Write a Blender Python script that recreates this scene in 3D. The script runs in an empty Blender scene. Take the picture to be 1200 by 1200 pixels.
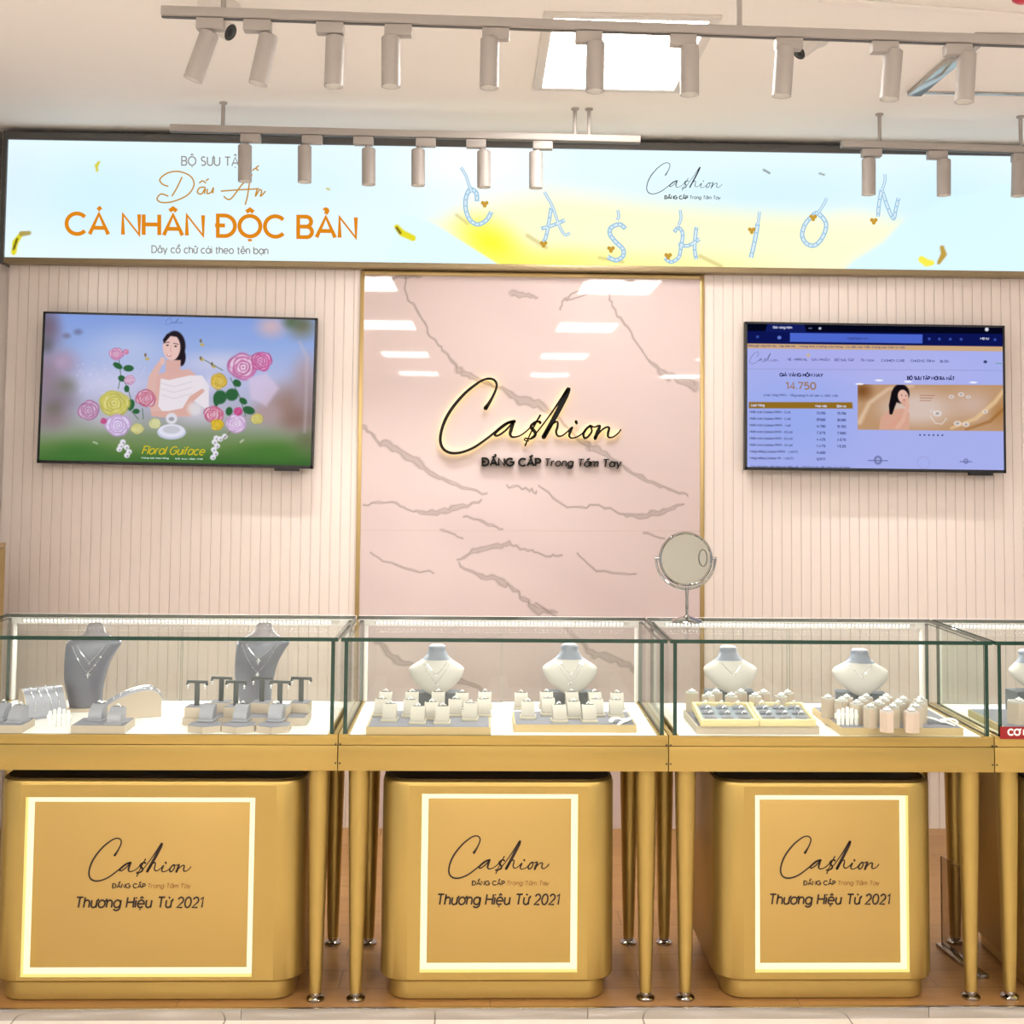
import bpy, bmesh, math, random, unicodedata
import numpy as np
from mathutils import Matrix, Vector
random.seed(4)
SC = bpy.context.scene
COL = SC.collection
PI = math.pi

# ------------------------------------------------------------------ camera
CAM = (0.40454, -3.46545, 1.55983)
YAW, PIT, ROL, FPX, CY = 0.02632, 0.05599, 0.00955, 1373.65, 466.77
FW = np.array([math.sin(YAW)*math.cos(PIT), math.cos(YAW)*math.cos(PIT), math.sin(PIT)])
RT = np.array([math.cos(YAW), -math.sin(YAW), 0.0])
UP = np.cross(RT, FW)
cR, sR = math.cos(ROL), math.sin(ROL)
r_ = RT*cR + UP*sR
u_ = UP*cR - RT*sR
cd = bpy.data.cameras.new('camera')
co = bpy.data.objects.new('camera', cd)
COL.objects.link(co)
co.matrix_world = Matrix(((r_[0], u_[0], -FW[0], CAM[0]), (r_[1], u_[1], -FW[1], CAM[1]), (r_[2], u_[2], -FW[2], CAM[2]), (0, 0, 0, 1)))
cd.sensor_width = 36.0
cd.lens = FPX/1200*36
cd.shift_y = -(600-CY)/1200
cd.clip_start = 0.05
SC.camera = co

# ------------------------------------------------------------------ world, view, lights
W = bpy.data.worlds.new('world')
SC.world = W
W.use_nodes = True
W.node_tree.nodes['Background'].inputs[0].default_value = (1.0, 0.975, 0.955, 1)
W.node_tree.nodes['Background'].inputs[1].default_value = 0.7
SC.view_settings.view_transform = 'Standard'
SC.view_settings.look = 'None'
SC.view_settings.gamma = 1
SC.view_settings.exposure = 0.0
SC.cycles.transparent_max_bounces = 32
SC.cycles.max_bounces = 10
SC.cycles.sample_clamp_indirect = 6
PANEL_LIGHT = 29.0      # the mall's ceiling panels
STRIP_WATT = 1.8       # LED strip in each case
LENS_LIGHT = 2.5       # spotlight lenses
SPOT_WATT = 8.0
REAR_SPOT_WATT = 34.0

# ------------------------------------------------------------------ picture <-> place
def ray(u, v):
    a, b = u-600, v-CY
    uu, vv = a*cR+b*sR, -a*sR+b*cR
    return np.array(CAM), FW+RT*uu/FPX-UP*vv/FPX
def at(u, v, Y):
    o, d = ray(u, v)
    return o+d*(Y-o[1])/d[1]
def atz(u, v, Z):
    o, d = ray(u, v)
    return o+d*(Z-o[2])/d[2]
def project(P):
    P = np.asarray(P, float)-np.array(CAM)
    x, y, z = P@RT, P@UP, P@FW
    a, b = FPX*x/z, -FPX*y/z
    return 600+a*cR-b*sR, CY+a*sR+b*cR

# ------------------------------------------------------------------ materials
def lin(c):
    c = np.asarray(c, float)/255.0
    return np.where(c <= 0.04045, c/12.92, ((c+0.055)/1.055)**2.4)
MATS = {}
def mat(name, rgb, rough=0.5, metal=0.0, spec=0.5, bump=0.0, bscale=200, coat=0.0, emit=None, emit_s=0.0, var=0.0, aniso_stretch=None):
    if name in MATS: return MATS[name]
    m = bpy.data.materials.new(name); m.use_nodes = True
    nt = m.node_tree; b = nt.nodes['Principled BSDF']
    c = (*lin(rgb), 1)
    b.inputs['Base Color'].default_value = c
    b.inputs['Roughness'].default_value = rough
    b.inputs['Metallic'].default_value = metal
    b.inputs['Specular IOR Level'].default_value = spec
    b.inputs['Coat Weight'].default_value = coat
    if emit is not None:
        b.inputs['Emission Color'].default_value = (*lin(emit), 1)
        b.inputs['Emission Strength'].default_value = emit_s
    if bump or var:
        tc = nt.nodes.new('ShaderNodeTexCoord')
        mp = nt.nodes.new('ShaderNodeMapping')
        if aniso_stretch: mp.inputs['Scale'].default_value = aniso_stretch
        nz = nt.nodes.new('ShaderNodeTexNoise'); nz.inputs['Scale'].default_value = bscale; nz.inputs['Detail'].default_value = 3
        nt.links.new(tc.outputs['Object'], mp.inputs[0]); nt.links.new(mp.outputs[0], nz.inputs['Vector'])
        if bump:
            bp = nt.nodes.new('ShaderNodeBump'); bp.inputs['Strength'].default_value = bump; bp.inputs['Distance'].default_value = 0.002
            nt.links.new(nz.outputs['Fac'], bp.inputs['Height']); nt.links.new(bp.outputs[0], b.inputs['Normal'])
        if var:
            mx = nt.nodes.new('ShaderNodeMix'); mx.data_type = 'RGBA'
            mx.inputs['A'].default_value = c
            mx.inputs['B'].default_value = tuple(x*(1-var) for x in c[:3])+(1,)
            nt.links.new(nz.outputs['Fac'], mx.inputs['Factor']); nt.links.new(mx.outputs['Result'], b.inputs['Base Color'])
    MATS[name] = m
    return m
def emat(name, rgb, s=1.0):
    if name in MATS: return MATS[name]
    m = bpy.data.materials.new(name); m.use_nodes = True; nt = m.node_tree
    nt.nodes.clear()
    e = nt.nodes.new('ShaderNodeEmission'); o = nt.nodes.new('ShaderNodeOutputMaterial')
    e.inputs[0].default_value = (*lin(rgb), 1); e.inputs[1].default_value = s
    nt.links.new(e.outputs[0], o.inputs[0]); MATS[name] = m
    return m
def glass_mat(name, tint, ior=1.45):
    m = bpy.data.materials.new(name); m.use_nodes = True; nt = m.node_tree; nt.nodes.clear()
    t = nt.nodes.new('ShaderNodeBsdfTransparent'); t.inputs[0].default_value = (*tint, 1)
    g = nt.nodes.new('ShaderNodeBsdfGlossy'); g.inputs['Roughness'].default_value = 0.0
    ge = nt.nodes.new('ShaderNodeNewGeometry'); dt = nt.nodes.new('ShaderNodeVectorMath'); dt.operation = 'DOT_PRODUCT'
    nt.links.new(ge.outputs['Normal'], dt.inputs[0]); nt.links.new(ge.outputs['Incoming'], dt.inputs[1])
    def op(kind, a, b):
        q = nt.nodes.new('ShaderNodeMath'); q.operation = kind
        for i, x in enumerate((a, b)):
            if x is None: continue
            if isinstance(x, (int, float)): q.inputs[i].default_value = x
            else: nt.links.new(x, q.inputs[i])
        return q.outputs[0]
    ab = op('ABSOLUTE', dt.outputs['Value'], None); pw = op('POWER', op('SUBTRACT', 1.0, ab), 5.0)
    r0 = ((ior-1)/(ior+1))**2
    fac = op('ADD', op('MULTIPLY', pw, .45), r0)
    mx = nt.nodes.new('ShaderNodeMixShader'); o = nt.nodes.new('ShaderNodeOutputMaterial')
    nt.links.new(fac, mx.inputs[0]); nt.links.new(t.outputs[0], mx.inputs[1]); nt.links.new(g.outputs[0], mx.inputs[2])
    nt.links.new(mx.outputs[0], o.inputs[0]); MATS[name] = m
    return m
def attr_mat(name, emission=None, rough=0.5, spec=0.5):
    m = bpy.data.materials.new(name); m.use_nodes = True; nt = m.node_tree
    a = nt.nodes.new('ShaderNodeVertexColor'); a.layer_name = 'pigment'
    if emission:
        nt.nodes.remove(nt.nodes['Principled BSDF'])
        e = nt.nodes.new('ShaderNodeEmission'); e.inputs[1].default_value = emission
        nt.links.new(a.outputs[0], e.inputs[0]); nt.links.new(e.outputs[0], nt.nodes['Material Output'].inputs[0])
    else:
        b = nt.nodes['Principled BSDF']; b.inputs['Roughness'].default_value = rough; b.inputs['Specular IOR Level'].default_value = spec
        nt.links.new(a.outputs[0], b.inputs['Base Color'])
    MATS[name] = m
    return m

GOLD = mat('brushed_gold', (180, 152, 85), rough=0.36, metal=0.72, bump=0.05, bscale=40, aniso_stretch=(1, 1, 14), var=0.04)
GOLDTRIM = mat('gold_trim', (186, 160, 108), rough=0.3, metal=0.6)
WHITE = mat('white_paint', (222, 216, 210), rough=0.4)
TRACKW = mat('track_paint', (168, 161, 156), rough=0.45)
WALLP = mat('fluted_panel', (228, 216, 209), rough=0.24)
CEIL = mat('ceiling_paint', (254, 249, 244), rough=0.8)
DECK = mat('white_deck', (250, 248, 244), rough=0.35)
CHROME = mat('chrome', (172, 171, 170), rough=0.07, metal=1.0)
STEEL = mat('stainless', (186, 183, 180), rough=0.16, metal=0.95)
BLACK = mat('black_plastic', (18, 18, 20), rough=0.35)
INK = mat('black_acrylic', (10, 9, 8), rough=0.35, spec=0.2)
BROWNINK = mat('dark_brown_print', (34, 14, 6), rough=0.5)
TANINK = mat('faded_brown_print', (150, 104, 48), rough=0.5)
DGREY = mat('dark_grey_metal', (92, 90, 88), rough=0.4, metal=0.3)
GREYV = mat('grey_suede', (138, 138, 150), rough=0.75)
SATIN = mat('grey_satin', (116, 118, 131), rough=0.34, metal=0.3)
CREAM = mat('cream_leather', (244, 234, 216), rough=0.55)
PEARL = mat('pearl_fabric', (192, 187, 181), rough=0.5)
NECKSHADE = mat('blue_grey_neck_shade', (126, 132, 146), rough=.4)  # shaded tone of the pale bust necks, put into the colour
BEIGE = mat('beige_lacquer', (200, 184, 166), rough=0.5)
TRAYG = mat('tray_gold_beige', (206, 180, 132), rough=0.45, metal=0.15)
TGREY = mat('anthracite_felt', (96, 102, 108), rough=0.7)
SILVER = mat('silver', (236, 238, 242), rough=0.12, metal=1.0)
GEM = mat('gem', (250, 252, 255), rough=0.05, spec=1.0, emit=(255, 255, 255), emit_s=0.0)
GLASS = glass_mat('clear_glass', (0.965, 0.99, 0.978), 1.42)
EDGE = mat('green_glass_edge', (5, 52, 40), rough=0.12, spec=0.6)
LEDM = emat('led_chip', (255, 252, 244), 6.0)
WARMLED = emat('warm_led', (255, 247, 206), 1.2)
WARMSIDE = emat('warm_led_side', (255, 234, 140), 1.1)
RAILSHADE = mat('dark_rail_shade', (58, 44, 28), rough=.6)  # dark colour standing in for the shade below the case rails
RED = mat('red_card', (140, 8, 16), rough=0.5)
TILE = None

# ------------------------------------------------------------------ mesh helpers
class MB:
    def __init__(s): s.v = []; s.f = []; s.m = []
    def add(s, vs, fs, mi=0):
        o = len(s.v); s.v += [tuple(map(float, p)) for p in vs]
        s.f += [tuple(o+i for i in f) for f in fs]; s.m += [mi]*len(fs)
        return s
    def box(s, x0, x1, y0, y1, z0, z1, mi=0, bev=0.0, M=None):
        bm = bmesh.new(); bmesh.ops.create_cube(bm, size=1)
        for q in bm.verts: q.co = Vector(((x0+x1)/2+q.co.x*(x1-x0), (y0+y1)/2+q.co.y*(y1-y0), (z0+z1)/2+q.co.z*(z1-z0)))
        if bev: bmesh.ops.bevel(bm, geom=bm.edges[:], offset=bev, segments=2, affect='EDGES', profile=0.5)
        if M is not None: bm.transform(M)
        bm.verts.index_update()
        s.add([q.co[:] for q in bm.verts], [[q.index for q in f.verts] for f in bm.faces], mi); bm.free(); return s
    def loft(s, rings, mi=0, cap=True, closed=True):
        n = len(rings[0]); vs = [p for r in rings for p in r]; fs = []
        for i in range(len(rings)-1):
            for j in range(n if closed else n-1):
                k = (j+1) % n
                fs.append((i*n+j, i*n+k, (i+1)*n+k, (i+1)*n+j))
        if cap: fs.append(tuple(range(n))[::-1]); fs.append(tuple((len(rings)-1)*n+j for j in range(n)))
        return s.add(vs, fs, mi)
    def lathe(s, prof, n=24, c=(0, 0, 0), mi=0, M=None, cap=True):
        rings = []
        for r, z in prof:
            ring = [Vector((r*math.cos(2*PI*j/n), r*math.sin(2*PI*j/n), z)) for j in range(n)]
            if M is not None: ring = [M@p for p in ring]
            rings.append([(p.x+c[0], p.y+c[1], p.z+c[2]) for p in ring])
        return s.loft(rings, mi, cap)
    def cyl(s, p0, p1, r0, r1=None, n=16, mi=0):
        p0, p1 = Vector(p0), Vector(p1); r1 = r0 if r1 is None else r1
        q = (p1-p0).to_track_quat('Z', 'Y').to_matrix().to_4x4()
        return s.lathe([(r0, 0), (r1, (p1-p0).length)], n, p0[:], mi, q)
    def tube(s, pts, r, n=6, mi=0, closed=False):
        pts = [Vector(p) for p in pts]; L = len(pts); rings = []
        for i, p in enumerate(pts):
            a = pts[(i-1) % L] if (closed or i > 0) else p
            b = pts[(i+1) % L] if (closed or i < L-1) else p
            t = (b-a).normalized(); q = t.to_track_quat('Z', 'Y')
            rr = r[i] if isinstance(r, (list, tuple)) else r
            rings.append([(p+q@Vector((rr*math.cos(2*PI*j/n), rr*math.sin(2*PI*j/n), 0)))[:] for j in range(n)])
        if closed: rings.append(rings[0])
        return s.loft(rings, mi, cap=not closed)
    def prism(s, poly, z0, z1, mi=0, M=None):
        n = len(poly)
        vs = [(x, y, z0) for x, y in poly]+[(x, y, z1) for x, y in poly]
        if M is not None: vs = [(M@Vector(p))[:] for p in vs]
        fs = [tuple(range(n))[::-1], tuple(range(n, 2*n))]+[(i, (i+1) % n, n+(i+1) % n, n+i) for i in range(n)]
        return s.add(vs, fs, mi)
    def ball(s, c, r, mi=0, n=10, sz=1.0):
        k = 6
        return s.lathe([(max(1e-4, r*math.sin(PI*i/k)), -r*sz*math.cos(PI*i/k)) for i in range(k+1)], n, c, mi)
    def build(s, name, mats, parent=None, smooth=True, loc=None, recalc=True):
        me = bpy.data.meshes.new(name); me.from_pydata(s.v, [], s.f)
        mats = mats if isinstance(mats, (list, tuple)) else [mats]
        for m in mats: me.materials.append(m)
        if len(mats) > 1: me.polygons.foreach_set('material_index', s.m)
        if recalc:
            bm = bmesh.new(); bm.from_mesh(me); bmesh.ops.recalc_face_normals(bm, faces=bm.faces); bm.to_mesh(me); bm.free()
        if smooth:
            me.shade_smooth(); me.set_sharp_from_angle(angle=math.radians(38))
        me.update()
        o = bpy.data.objects.new(name, me); COL.objects.link(o)
        if parent is not None: o.parent = parent
        if loc is not None: o.location = loc
        return o
def tag(o, label=None, cat=None, group=None, kind=None):
    if label: o['label'] = label
    if cat: o['category'] = cat
    if group: o['group'] = group
    if kind: o['kind'] = kind
    return o
def thing(name, label, cat, loc=(0, 0, 0), rz=0.0, group=None):
    o = bpy.data.objects.new(name, None); COL.objects.link(o)
    o.empty_display_size = 0.05
    o.location = tuple(map(float, loc)); o.rotation_euler = (0, 0, rz)
    return tag(o, label, cat, group)
def copy_tree(o, parent=None):
    c = o.copy(); COL.objects.link(c)
    if parent is not None: c.parent = parent
    for ch in list(o.children): copy_tree(ch, c)
    return c
def struct(name, mb, m, smooth=True):
    return tag(mb.build(name, m, None, smooth), kind='structure')
ORD = ['first', 'second', 'third', 'fourth', 'fifth', 'sixth', 'seventh', 'eighth', 'ninth', 'tenth', 'eleventh', 'twelfth']

# ------------------------------------------------------------------ lettering
def arc(cx, cy, rx, ry, a0, a1, n=18):
    return [(cx+rx*math.cos(math.radians(a0+(a1-a0)*i/n)), cy+ry*math.sin(math.radians(a0+(a1-a0)*i/n))) for i in range(n+1)]
o_ = lambda: arc(.25, .25, .25, .25, 0, 360, 28)
G = {
 'A': (.62, [[(0, 0), (.31, .7), (.62, 0)], [(.11, .22), (.51, .22)]]),
 'B': (.46, [[(.26, .36), (0, .36), (0, .7), (.26, .7)]+arc(.26, .53, .17, .17, 90, -90), [(0, .36), (0, 0), (.28, 0)]+arc(.28, .18, .18, .18, -90, 90)]),
 'C': (.62, [arc(.35, .35, .35, .35, 42, 318, 28)]),
 'D': (.57, [[(0, 0), (0, .7), (.22, .7)]+arc(.22, .35, .35, .35, 90, -90, 24)+[(0, 0)]]),
 'E': (.42, [[(.42, .7), (0, .7), (0, 0), (.42, 0)], [(0, .36), (.38, .36)]]),
 'F': (.4, [[(.42, .7), (0, .7), (0, 0)], [(0, .36), (.36, .36)]]),
 'G': (.7, [arc(.35, .35, .35, .35, 45, 360, 30)+[(.38, .35)]]),
 'H': (.52, [[(0, 0), (0, .7)], [(.52, 0), (.52, .7)], [(0, .36), (.52, .36)]]),
 'I': (.02, [[(0.01, 0), (0.01, .7)]]),
 'K': (.48, [[(0, 0), (0, .7)], [(.46, .7), (0, .28)], [(.16, .43), (.48, 0)]]),
 'L': (.38, [[(0, .7), (0, 0), (.38, 0)]]),
 'M': (.66, [[(0, 0), (0, .7), (.33, .22), (.66, .7), (.66, 0)]]),
 'N': (.54, [[(0, 0), (0, .7), (.54, 0), (.54, .7)]]),
 'O': (.7, [arc(.35, .35, .35, .35, 0, 360, 36)]),
 'P': (.44, [[(0, 0), (0, .7), (.24, .7)]+arc(.24, .5, .2, .2, 90, -90)+[(0, .3)]]),
 'R': (.46, [[(0, 0), (0, .7), (.24, .7)]+arc(.24, .5, .2, .2, 90, -90)+[(0, .3)], [(.22, .3), (.46, 0)]]),
 'S': (.44, [arc(.22, .525, .18, .175, 35, 270)+arc(.22, .175, .2, .175, 90, -145)[1:]]),
 'T': (.5, [[(0, .7), (.5, .7)], [(.25, .7), (.25, 0)]]),
 'U': (.5, [[(0, .7), (0, .25)]+arc(.25, .25, .25, .25, 180, 360)+[(.5, .7)]]),
 'V': (.58, [[(0, .7), (.29, 0), (.58, .7)]]),
 'X': (.5, [[(0, .7), (.5, 0)], [(0, 0), (.5, .7)]]),
 'Y': (.54, [[(0, .7), (.27, .3), (.54, .7)], [(.27, .3), (.27, 0)]]),
 'a': (.5, [o_(), [(.5, .5), (.5, 0)]]),
 'b': (.5, [[(0, .7), (0, 0)], o_()]),
 'c': (.44, [arc(.25, .25, .25, .25, 45, 315, 24)]),
 'd': (.5, [o_(), [(.5, .7), (.5, 0)]]),
 'e': (.5, [[(.02, .25), (.5, .25)]+arc(.25, .25, .25, .25, 0, 315, 26)]),
 'f': (.24, [[(.08, 0), (.08, .5)]+arc(.22, .56, .14, .14, 180, 80, 8), [(0, .46), (.22, .46)]]),
 'g': (.5, [o_(), [(.5, .5), (.5, 0)]+arc(.25, 0, .25, .2, 0, -150)]),
 'h': (.4, [[(0, .7), (0, 0)], [(0, .28)]+arc(.2, .29, .2, .21, 180, 0)+[(.4, 0)]]),
 'i': (.02, [[(.01, .5), (.01, 0)], [(.01, .62), (.01, .7)]]),
 'k': (.36, [[(0, 0), (0, .7)], [(.34, .5), (0, .2)], [(.12, .3), (.36, 0)]]),
 'l': (.02, [[(.01, .7), (.01, 0)]]),
 'm': (.66, [[(0, .5), (0, 0)], [(0, .3)]+arc(.165, .33, .165, .17, 180, 0)+[(.33, 0)], [(.33, .3)]+arc(.495, .33, .165, .17, 180, 0)+[(.66, 0)]]),
 'n': (.4, [[(0, .5), (0, 0)], [(0, .28)]+arc(.2, .29, .2, .21, 180, 0)+[(.4, 0)]]),
 'o': (.5, [o_()]),
 'p': (.5, [[(0, .5), (0, -.2)], o_()]),
 'q': (.5, [o_(), [(.5, .5), (.5, -.2)]]),
 'r': (.26, [[(0, .5), (0, 0)], [(0, .28)]+arc(.2, .3, .2, .2, 180, 75, 10)]),
 's': (.32, [arc(.16, .375, .14, .125, 35, 270)+arc(.16, .125, .15, .125, 90, -145)[1:]]),
 't': (.26, [[(.1, .66), (.1, 0.06), (.14, 0), (.24, 0)], [(0, .48), (.26, .48)]]),
 'u': (.4, [[(0, .5), (0, .2)]+arc(.2, .2, .2, .2, 180, 360)+[(.4, .5)], [(.4, .2), (.4, 0)]]),
 'v': (.42, [[(0, .5), (.21, 0), (.42, .5)]]),
 'w': (.62, [[(0, .5), (.155, 0), (.31, .5), (.465, 0), (.62, .5)]]),
 'x': (.38, [[(0, .5), (.38, 0)], [(0, 0), (.38, .5)]]),
 'y': (.44, [[(0, .5), (.22, 0)], [(.44, .5), (.14, -.2)]]),
 'z': (.36, [[(0, .5), (.36, .5), (0, 0), (.36, 0)]]),
 '0': (.46, [arc(.23, .35, .23, .35, 0, 360, 30)]),
 '1': (.2, [[(0, .56), (.18, .7), (.18, 0)]]),
 '2': (.42, [arc(.21, .49, .2, .21, 165, -35, 16)+[(0, 0), (.42, 0)]]),
 '3': (.42, [arc(.21, .53, .17, .17, 150, -90)+arc(.21, .18, .2, .18, 90, -150)[1:]]),
 '4': (.46, [[(.34, 0), (.34, .7), (0, .18), (.46, .18)]]),
 '5': (.42, [[(.38, .7), (.08, .7), (.04, .4)]+arc(.2, .22, .21, .22, 125, -145)]),
 '6': (.44, [arc(.22, .21, .21, .21, 0, 360, 24), [(.02, .27), (.3, .7)]]),
 '7': (.42, [[(0, .7), (.42, .7), (.14, 0)]]),
 '8': (.42, [arc(.21, .53, .16, .17, 0, 360, 22), arc(.21, .18, .2, .18, 0, 360, 22)]),
 '9': (.44, [arc(.22, .49, .21, .21, 0, 360, 24), [(.42, .43), (.14, 0)]]),
 '.': (.02, [[(.01, 0), (.01, .08)]]), ',': (.02, [[(.02, .08), (0, -.08)]]), '-': (.22, [[(0, .27), (.22, .27)]]), '%': (.1, [[(0, 0), (.1, .7)]]),
 '(': (.1, [arc(.22, .3, .2, .5, 135, 225)]), ')': (.1, [arc(-.12, .3, .2, .5, 45, -45)]), '/': (.25, [[(0, 0), (.25, .7)]]), '+': (.3, [[(0, .3), (.3, .3)], [(.15, .15), (.15, .45)]]),
}
MARK = {'\u0301': [[(-.04, 0), (.07, .1)]], '\u0300': [[(-.07, .1), (.04, 0)]], '\u0302': [[(-.12, 0), (0, .09), (.12, 0)]],
        '\u0303': [[(-.13, .02), (-.05, .08), (.05, .02), (.13, .08)]], '\u0306': [arc(0, .1, .12, .1, 190, 350, 8)],
        '\u0309': [arc(0, .08, .05, .05, 170, -60, 8)+[(0, -.03)]]}
def ribbon(mb, pts, w, depth=0.0, mi=0, f=None, round_ends=False):
    """a flat stroke of width w (number or list); f maps (x, y) and depth to 3-D"""
    P = [np.array(p, float) for p in pts]
    Q = [P[0]]; wl = list(w) if isinstance(w, (list, tuple, np.ndarray)) else None; WW = [wl[0]] if wl else [w]
    for i, p in enumerate(P[1:], 1):
        if np.linalg.norm(p-Q[-1]) > 1e-7: Q.append(p); WW.append(wl[i] if wl else w)
    P = Q; n = len(P)
    if n < 2: return
    closed = np.linalg.norm(P[0]-P[-1]) < 1e-6 and n > 3
    L, R = [], []
    for i in range(n):
        a = P[i]-P[i-1] if i > 0 else (P[-1]-P[-2] if closed else P[1]-P[0])
        b = P[i+1]-P[i] if i < n-1 else (P[1]-P[0] if closed else P[-1]-P[-2])
        a = a/np.linalg.norm(a); b = b/np.linalg.norm(b)
        na, nb = np.array([-a[1], a[0]]), np.array([-b[1], b[0]])
        m = na+nb; l = np.linalg.norm(m)
        m = na if l < 1e-6 else m/l
        k = min(1.35, 1/max(0.3, float(m@na)))
        L.append(P[i]+m*WW[i]/2*k); R.append(P[i]-m*WW[i]/2*k)
    vs = [f(p[0], p[1], 0) for p in L]+[f(p[0], p[1], 0) for p in R]; fs = [(i, i+1, n+i+1, n+i) for i in range(n-1)]
    if depth:
        vs += [f(p[0], p[1], depth) for p in L]+[f(p[0], p[1], depth) for p in R]
        fs += [(2*n+i, i, i+1, 2*n+i+1)[::-1] for i in range(n-1)]+[(n+i, n+i+1, 3*n+i+1, 3*n+i)[::-1] for i in range(n-1)]
        fs += [(0, n, 3*n, 2*n), (n-1, 2*n-1, 4*n-1, 3*n-1)]
    mb.add(vs, fs, mi)
    if round_ends and not closed:
        for e in (0, n-1):
            c = P[e]; rr = WW[e]/2
            mb.add([f(c[0]+rr*math.cos(2*PI*j/12), c[1]+rr*math.sin(2*PI*j/12), 0) for j in range(12)], [tuple(range(12))], mi)
def layout(s, gap=.15, space=.34):
    """strokes of a line of text in em units (capital height .7) and its width"""
    x = 0.0; out = []
    for ch in s:
        if ch == ' ': x += space; continue
        bar = ch in 'Đđ'
        dec = unicodedata.normalize('NFD', {'Đ': 'D', 'đ': 'd'}.get(ch, ch))
        b = dec[0]; w, st = G.get(b, G['-'])
        top = .7 if (b.isupper() or b in 'bdhklti') else .5
        if b == 'i' and len(dec) > 1 and '\u0323' not in dec: st = st[:1]; top = .5
        out += [[(x+px, py) for px, py in k] for k in st]
        if bar: out.append([(x-.09, .36), (x+.24, .36)] if ch == 'Đ' else [(x+.3, .6), (x+.6, .6)])
        up = 0
        for mk in dec[1:]:
            if mk == '\u0323': out.append([(x+w/2, -.17), (x+w/2, -.09)])
            elif mk == '\u031b': out.append([(x+w-.02, top-.06), (x+w+.07, top-.02), (x+w+.1, top+.1)])
            elif mk in MARK:
                dx, dy = (0, .13) if not up else (.13, .21)
                if up and mk == '\u0301': dx, dy = .12, .25
                out += [[(x+w/2+dx+a, top+dy+c) for a, c in k] for k in MARK[mk]]; up += 1
        x += w+gap
    return out, x-gap
def text(mb, s, x, y, cap, width=None, weight=.09, shear=0.0, depth=0.0, mi=0, f=None, centre=False):
    st, w = layout(s)
    k = cap/.7; kx = k if width is None else width/w
    x0 = x-(w*kx)/2 if centre else x
    for p in st: ribbon(mb, [(x0+a*kx+shear*b*k, y+b*k) for a, b in p], weight*k, depth, mi, f)
    return w*kx
def smooth_curve(pts, ws=None, sub=6):
    P = [np.array(p, float) for p in pts]; n = len(P); ws = ws or [1]*n; out = []; ow = []
    for i in range(n-1):
        p0, p1, p2, p3 = P[max(i-1, 0)], P[i], P[i+1], P[min(i+2, n-1)]
        for j in range(sub):
            t = j/sub
            out.append(.5*((2*p1)+(-p0+p2)*t+(2*p0-5*p1+4*p2-p3)*t*t+(-p0+3*p1-3*p2+p3)*t**3)); ow.append(ws[i]+(ws[i+1]-ws[i])*t)
    out.append(P[-1]); ow.append(ws[-1])
    return [tuple(p) for p in out], ow
LOGO = [  # the script wordmark: x, y (down), stroke width
 [(345, 240, 17), (362, 215, 13), (382, 180, 10), (402, 135, 9), (408, 100, 9), (392, 75, 9), (362, 68, 9), (325, 78, 9), (280, 107, 10), (220, 158, 11), (155, 235, 12), (112, 308, 12), (88, 380, 11), (84, 440, 11), (104, 483, 11), (148, 504, 11), (210, 499, 10), (280, 470, 10), (345, 425, 9), (395, 385, 9), (440, 345, 8), (478, 322, 8), (512, 317, 14)],
 [(508, 322, 14), (480, 326, 9), (430, 362, 8), (400, 393, 9), (418, 400, 8), (460, 372, 8), (506, 326, 9), (494, 368, 14), (490, 392, 11), (505, 408, 8), (545, 400, 6), (585, 372, 6), (622, 335, 6), (650, 316, 7), (664, 322, 12)],
 [(664, 318, 10), (640, 316, 8), (612, 338, 9), (616, 356, 14), (634, 378, 13), (634, 402, 8), (606, 418, 7), (580, 414, 6), (574, 426, 5), (598, 430, 5)],
 [(664, 280, 8), (640, 322, 7), (612, 378, 6), (590, 428, 6), (578, 456, 7)],
 [(606, 418, 6), (640, 385, 6), (690, 320, 6), (740, 250, 7), (790, 175, 9), (826, 126, 16), (815, 160, 20), (775, 240, 20), (730, 325, 18), (686, 405, 18)],
 [(688, 400, 8), (712, 358, 7), (745, 322, 8), (765, 318, 8), (766, 345, 9), (758, 375, 9), (768, 398, 8), (795, 396, 6), (830, 368, 6), (850, 350, 10), (838, 378, 11), (836, 402, 8), (858, 410, 6), (900, 392, 6), (935, 358, 6)],
 [(958, 338, 10), (936, 355, 9), (918, 385, 10), (924, 408, 10), (944, 402, 8), (966, 370, 8), (962, 340, 8), (980, 345, 6), (1012, 338, 10), (1002, 370, 14), (986, 410, 14)],
 [(990, 404, 7), (1020, 366, 7), (1052, 345, 8), (1068, 350, 9), (1062, 378, 10), (1064, 402, 8), (1090, 402, 6), (1120, 380, 6), (1136, 358, 6)],
 [(874, 314, 12), (876, 322, 12)],
]
def logo_script(mb, f, s, depth=0.0, mi=0, fat=1.0, grow=0.0):
    for st in LOGO:
        P, w = smooth_curve([((a-85)*s, (575-b)*s) for a, b, _ in st], [c for _, _, c in st])
        ribbon(mb, P, [x*s*fat+grow for x in w], depth, mi, f, True)
def plane_f(x0, z0, y0, ang=0.0):
    c, s_ = math.cos(ang), math.sin(ang)
    return lambda x, y, d: (x0+x*c-y*s_, y0+d, z0+x*s_+y*c)

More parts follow.
